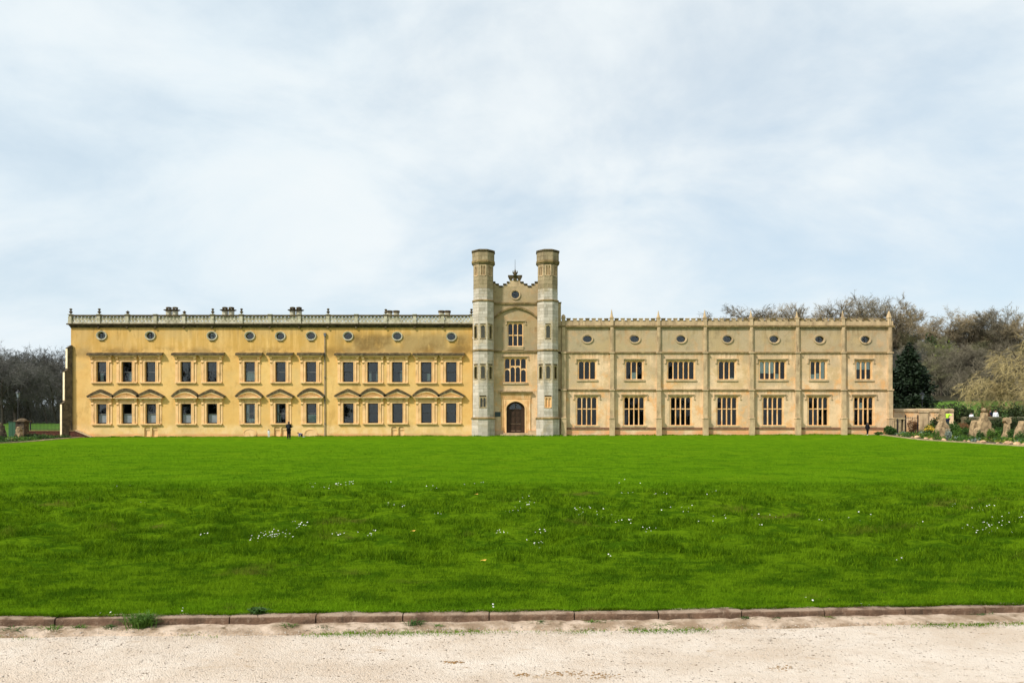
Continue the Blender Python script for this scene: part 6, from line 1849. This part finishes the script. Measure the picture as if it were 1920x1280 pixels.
for a, b in ((x0 + .03, (x0 + x1) / 2 - .01), ((x0 + x1) / 2 + .01, x1 - .03)):
    mb = MB(); mb.box(a, b, 85.97, 85.998, z0 + .08, zc - .06); mb.build('door', M['green_cab'], cb)
mb = MB(); mb.box(x0 - .04, x1 + .04, 85.94, 86.55, zc + .002, zc + .05); mb.build('lid', M['green_cab'], cb)
# ------------------------------------------------------------------ people
TMP = bpy.data.scenes.new('tmp')


def skin(chain, edges, root):
    """chain: {joint: ((x, y, z), radius)}; returns a smooth mesh grown around the bones"""
    names = []
    for a, b in edges:
        for q in (a, b):
            if q not in names: names.append(q)
    me = bpy.data.meshes.new('skin'); me.from_pydata([chain[q][0] for q in names], [(names.index(a), names.index(b)) for a, b in edges], [])
    o = bpy.data.objects.new('skin', me); TMP.collection.objects.link(o)
    o.modifiers.new('s', 'SKIN').use_smooth_shade = True
    for q, sv in zip(names, me.skin_vertices[0].data):
        sv.radius = (chain[q][1],) * 2; sv.use_root = (q == root)
    sb = o.modifiers.new('u', 'SUBSURF'); sb.levels = 2; sb.render_levels = 2
    vl = TMP.view_layers[0]; vl.update()
    r = bpy.data.meshes.new_from_object(o.evaluated_get(vl.depsgraph))
    bpy.data.objects.remove(o); bpy.data.meshes.remove(me)
    return r


LEGS = [('pelvis', 'hipL'), ('hipL', 'kneeL'), ('kneeL', 'ankL'), ('ankL', 'toeL'), ('pelvis', 'hipR'), ('hipR', 'kneeR'), ('kneeR', 'ankR'), ('ankR', 'toeR')]
TORSO = [('pelvis', 'waist'), ('waist', 'chest'), ('chest', 'neck')]
ARMS = [('chest', 'shL'), ('shL', 'elL'), ('elL', 'wrL'), ('chest', 'shR'), ('shR', 'elR'), ('elR', 'wrR')]


def pose(kind, H, child=False):
    """joints in metres for a figure facing +Y"""
    k = H / 1.72; hd = 1.25 if child else 1.0
    J = dict(pelvis=((0, 0, .96), .125), waist=((0, 0, 1.12), .12), chest=((0, 0, 1.34), .135), neck=((0, .01, 1.49), .055),
             head=((0, .02, 1.585), .088), crown=((0, .01, 1.655), .075), nose=((0, .125, 1.575), .014), earL=((-.09, .01, 1.585), .018), earR=((.09, .01, 1.585), .018),
             shL=((-.175, 0, 1.42), .062), elL=((-.235, -.01, 1.14), .045), wrL=((-.245, .07, .90), .03), shR=((.175, 0, 1.42), .062), elR=((.235, -.01, 1.14), .045), wrR=((.245, .07, .90), .03),
             hipL=((-.085, 0, .90), .092), kneeL=((-.10, .02, .50), .062), ankL=((-.105, -.02, .09), .042), toeL=((-.115, .13, .035), .034),
             hipR=((.085, 0, .90), .092), kneeR=((.10, .02, .50), .062), ankR=((.105, -.02, .09), .042), toeR=((.115, .13, .035), .034))
    def st(n, *p): J[n] = (p, J[n][1])
    if kind == 'hold':       # both hands up in front of the chest
        st('elL', -.27, .02, 1.16); st('wrL', -.12, .24, 1.22); st('elR', .27, .02, 1.16); st('wrR', .12, .24, 1.22)
    if kind == 'walk':
        st('kneeL', -.08, .16, .52); st('ankL', -.08, .20, .10); st('toeL', -.08, .35, .06); st('kneeR', .07, .03, .49); st('ankR', .06, -.20, .13); st('toeR', .06, -.07, .035)
        st('elL', -.23, -.10, 1.15); st('wrL', -.24, -.06, .92); st('elR', .23, .08, 1.15); st('wrR', .23, .20, .95)
    if kind == 'turn':       # weight on one leg
        st('kneeL', -.03, .02, .5); st('ankL', -.02, -.01, .09); st('toeL', -.02, .13, .035); st('kneeR', .06, .10, .53); st('ankR', .03, -.06, .14); st('toeR', .03, .07, .05)
    if kind == 'reach':
        st('elL', -.40, .10, 1.35); st('wrL', -.62, .18, 1.30)
    if kind == 'crawl':
        st('pelvis', 0, -.28, .52); st('waist', 0, -.12, .56); st('chest', 0, .12, .58); st('neck', 0, .26, .62); st('head', 0, .38, .68); st('crown', 0, .43, .74); st('nose', 0, .50, .62); st('earL', -.09, .37, .69); st('earR', .09, .37, .69)
        for s_, q in ((-1, 'L'), (1, 'R')):
            st('sh' + q, s_ * .17, .16, .56); st('el' + q, s_ * .20, .18, .30); st('wr' + q, s_ * .18, .22, .05)
            st('hip' + q, s_ * .09, -.32, .46); st('knee' + q, s_ * .13, -.26, .08); st('ank' + q, s_ * .12, -.64, .08); st('toe' + q, s_ * .12, -.78, .04)
    if child:
        for q in ('head', 'crown', 'nose', 'earL', 'earR'):
            p, r_ = J[q]; n = J['neck'][0]; J[q] = (tuple(n[i] + (p[i] - n[i]) * 1.25 for i in range(3)), r_ * 1.3)
    return {q: (tuple(c * k for c in p), r_ * k) for q, (p, r_) in J.items()}


def person(label, loc, H, yaw, kind, top, bottom, hair, shoes='black', child=False, group=None, cap=None, coat=False, bag=None, puff=1.0):
    root = thing('person', label, 'person', loc, group)
    k = H / 1.72; J = pose(kind, H, child)
    R_ = Matrix.Translation(loc) @ Matrix.Rotation(yaw, 4, 'Z')
    def fin(me, name, mat, par=root):
        me.transform(R_); return link(name, me, M[mat], par, loc)
    ed = TORSO + ARMS + LEGS + [('neck', 'head'), ('head', 'crown'), ('head', 'nose'), ('head', 'earL'), ('head', 'earR')]
    for s_, q in ((-1, 'L'), (1, 'R')):     # palm and five fingers
        w_ = Vector(J['wr' + q][0]); e = Vector(J['el' + q][0]); d_ = (w_ - e).normalized(); side = Vector((0, 1, 0)) if abs(d_.y) < .7 else Vector((1, 0, 0))
        side = (side - d_ * side.dot(d_)).normalized(); curl = d_.cross(side) * (s_ * .3)
        J['palm' + q] = (tuple(w_ + d_ * .075 * k), .028 * k); ed.append(('wr' + q, 'palm' + q))
        for i, ln in enumerate((.07, .085, .075, .06)):
            o = side * (.028 - .019 * i) * k
            J[f'f{q}{i}a'] = (tuple(w_ + d_ * (.10 + ln * .5) * k + o), .0095 * k); J[f'f{q}{i}b'] = (tuple(w_ + (d_ * (.09 + ln) + curl * ln) * k + o), .008 * k)
            ed += [('palm' + q, f'f{q}{i}a'), (f'f{q}{i}a', f'f{q}{i}b')]
        J['t' + q + 'a'] = (tuple(w_ + (d_ * .06 + side * .045) * k), .011 * k); J['t' + q + 'b'] = (tuple(w_ + (d_ * .10 + side * .055) * k), .009 * k)
        ed += [('palm' + q, 't' + q + 'a'), ('t' + q + 'a', 't' + q + 'b')]
    fin(skin(J, ed, 'pelvis'), 'body', 'skin')
    G = {q: (p, r_ * (1.22 * (puff if q in ('waist', 'chest', 'pelvis', 'shL', 'shR', 'elL', 'elR') else 1)) + .012 * k) for q, (p, r_) in J.items()}
    ce = TORSO[:2] + ARMS
    if coat:
        p = Vector(J['pelvis'][0]); G['skirt'] = ((p.x, p.y, p.z - .16 * k), .155 * k * puff); ce = ce + [('pelvis', 'skirt')]
    n = Vector(J['neck'][0]); c = Vector(J['chest'][0]); G['collar'] = (tuple(c.lerp(n, .8)), .075 * k); ce = ce + [('chest', 'collar')]
    fin(skin(G, ce, 'chest'), 'jacket', top)
    T = {q: (p, r_ * (1.2 + .35 * (puff - 1)) + .02 * k) for q, (p, r_) in J.items()}
    fin(skin(T, LEGS[:3] + LEGS[4:7], 'pelvis'), 'trousers', bottom)
    mb = MB(); mb.smooth = True
    for q in 'LR':
        mb2 = MB(); mb2.smooth = True; a, t_ = Vector(J['ank' + q][0]), Vector(J['toe' + q][0]); f = (t_ - a); f.z = 0; f.normalize()
        low = min(a.z - .09 * k, t_.z - .035 * k)
        b = Vector((a.x, a.y, t_.z)) - f * .05 * k
        mb2.tube([b - f * .03 * k, b + f * .02 * k, b + f * .12 * k, t_ + f * .06 * k, t_ + f * .11 * k], [.02 * k, .055 * k, .052 * k, .045 * k, .015 * k], 10)
        me = bpy.data.meshes.new('shoe'); me.from_pydata(mb2.v, [], mb2.f); me.polygons.foreach_set('use_smooth', [True] * len(me.polygons)); fin(me, 'shoe', shoes)
    h, cr = Vector(J['head'][0]), Vector(J['crown'][0]); r_ = J['head'][1]
    HJ = {'a': (tuple(h + (cr - h) * .5 - Vector((0, r_ * .25, 0))), r_ * 1.08), 'b': (tuple(cr + (cr - h) * .25), r_ * .8), 'c': (tuple(h - Vector((0, r_ * .45, r_ * .35))), r_ * .75)}
    fin(skin(HJ, [('a', 'b'), ('a', 'c')], 'a'), 'hair', hair)
    def put(mb_, name, mat):
        me = bpy.data.meshes.new(name); me.from_pydata(mb_.v, [], mb_.f); fin(me, name, mat)
    if cap:
        mb_ = MB(); zc_ = cr.z
        mb_.lathe(cr.x, cr.y, [(r_ * 1.2, zc_ - r_ * .25), (r_ * 1.2, zc_ + r_ * .35), (r_ * .8, zc_ + r_ * .95), (r_ * .1, zc_ + r_ * 1.1)], 12)
        mb_.box(cr.x - r_ * 2.3, cr.x, cr.y - r_ * .8, cr.y + r_ * .8, zc_ - r_ * .27, zc_ - r_ * .12); put(mb_, 'cap', cap)
    if bag:
        c = Vector(J['chest'][0]); mb_ = MB(); mb_.prism([(-.13 * k, c.z - .28 * k), (.13 * k, c.z - .28 * k), (.15 * k, c.z - .1 * k), (.11 * k, c.z + .08 * k), (-.11 * k, c.z + .08 * k), (-.15 * k, c.z - .1 * k)], c.y - .30 * k, c.y - .15 * k); put(mb_, 'backpack', bag)
        mb_ = MB()
        for s_ in (-1, 1): mb_.tube([(s_ * .09 * k, c.y - .2 * k, c.z + .06 * k), (s_ * .10 * k, c.y, c.z + .19 * k), (s_ * .11 * k, c.y + .17 * k, c.z + .05 * k)], .018 * k, 6)
        put(mb_, 'strap', bag)
    return root


M['bagdark'] = plain('charcoal_bag_cloth', (0.022, 0.026, 0.032), 0.9, spec=0.1)
def stand(px, py, D):
    x = fx(px, D); return (x, D, gz(x, D) - .01)


person('adult in black with a dark cap and backpack seen from behind on the lawn', stand(541.5, 824, 76), 1.63, 0.0, 'hold', 'black', 'black', 'hair', 'black', cap='black', bag='bagdark', coat=True, puff=1.3)
person('toddler in white with dark hair standing at the foot of the yellow wall', stand(504, 819, 81.6), .76, .3, 'stand', 'white', 'white', 'hair', 'shoe_w', child=True)
person('small child in blue crawling on the grass by the yellow wall', stand(563, 819, 81.4), .92, rad(80), 'crawl', 'blue', 'navy', 'brown', 'shoe_w', child=True)
person('child in a big black jacket turning away at the right end of the lawn', stand(1626.5, 817.5, 80.5), 1.22, -.5, 'turn', 'black', 'black', 'hair', 'shoe_w', child=True, coat=True, puff=1.45)
hx = fx(1776.5, 83); hz = fz(771, 83)
mb = MB(); mb.box(hx - 1.0, hx + 1.4, 82.6, 83.6, .8, hz - 1.72); tag(mb.build('garden_steps', M['slab'], None, (hx, 83, 1)), 'low pale garden platform the gardener stands on', 'platform')
person('gardener in a fluorescent yellow green jacket between relic and dark shrubs', (hx, 83, hz - 1.72), 1.72, rad(120), 'reach', 'hivis', 'navy', 'hair')
for px, yt, D, top, hr, yw, kd, lb in ((1821.5, 773.5, 87.2, 'white', 'hair', 2.6, 'walk', 'visitor in a pale top left of the ball finial'), (1856.5, 768.6, 87.4, 'navy', 'brown', 3.3, 'stand', 'visitor in dark blue with brown hair beside the one in white'), (1866.8, 768.8, 87.0, 'white', 'brown', 2.9, 'stand', 'visitor in a white coat on the terrace')):
    H = fz(yt, D) - zter
    person(lb, (fx(px, D), D, zter), H, yw, kd, top, 'navy', hr, group='visitors on the garden terrace', coat=(top == 'white'))
bpy.data.scenes.remove(TMP)
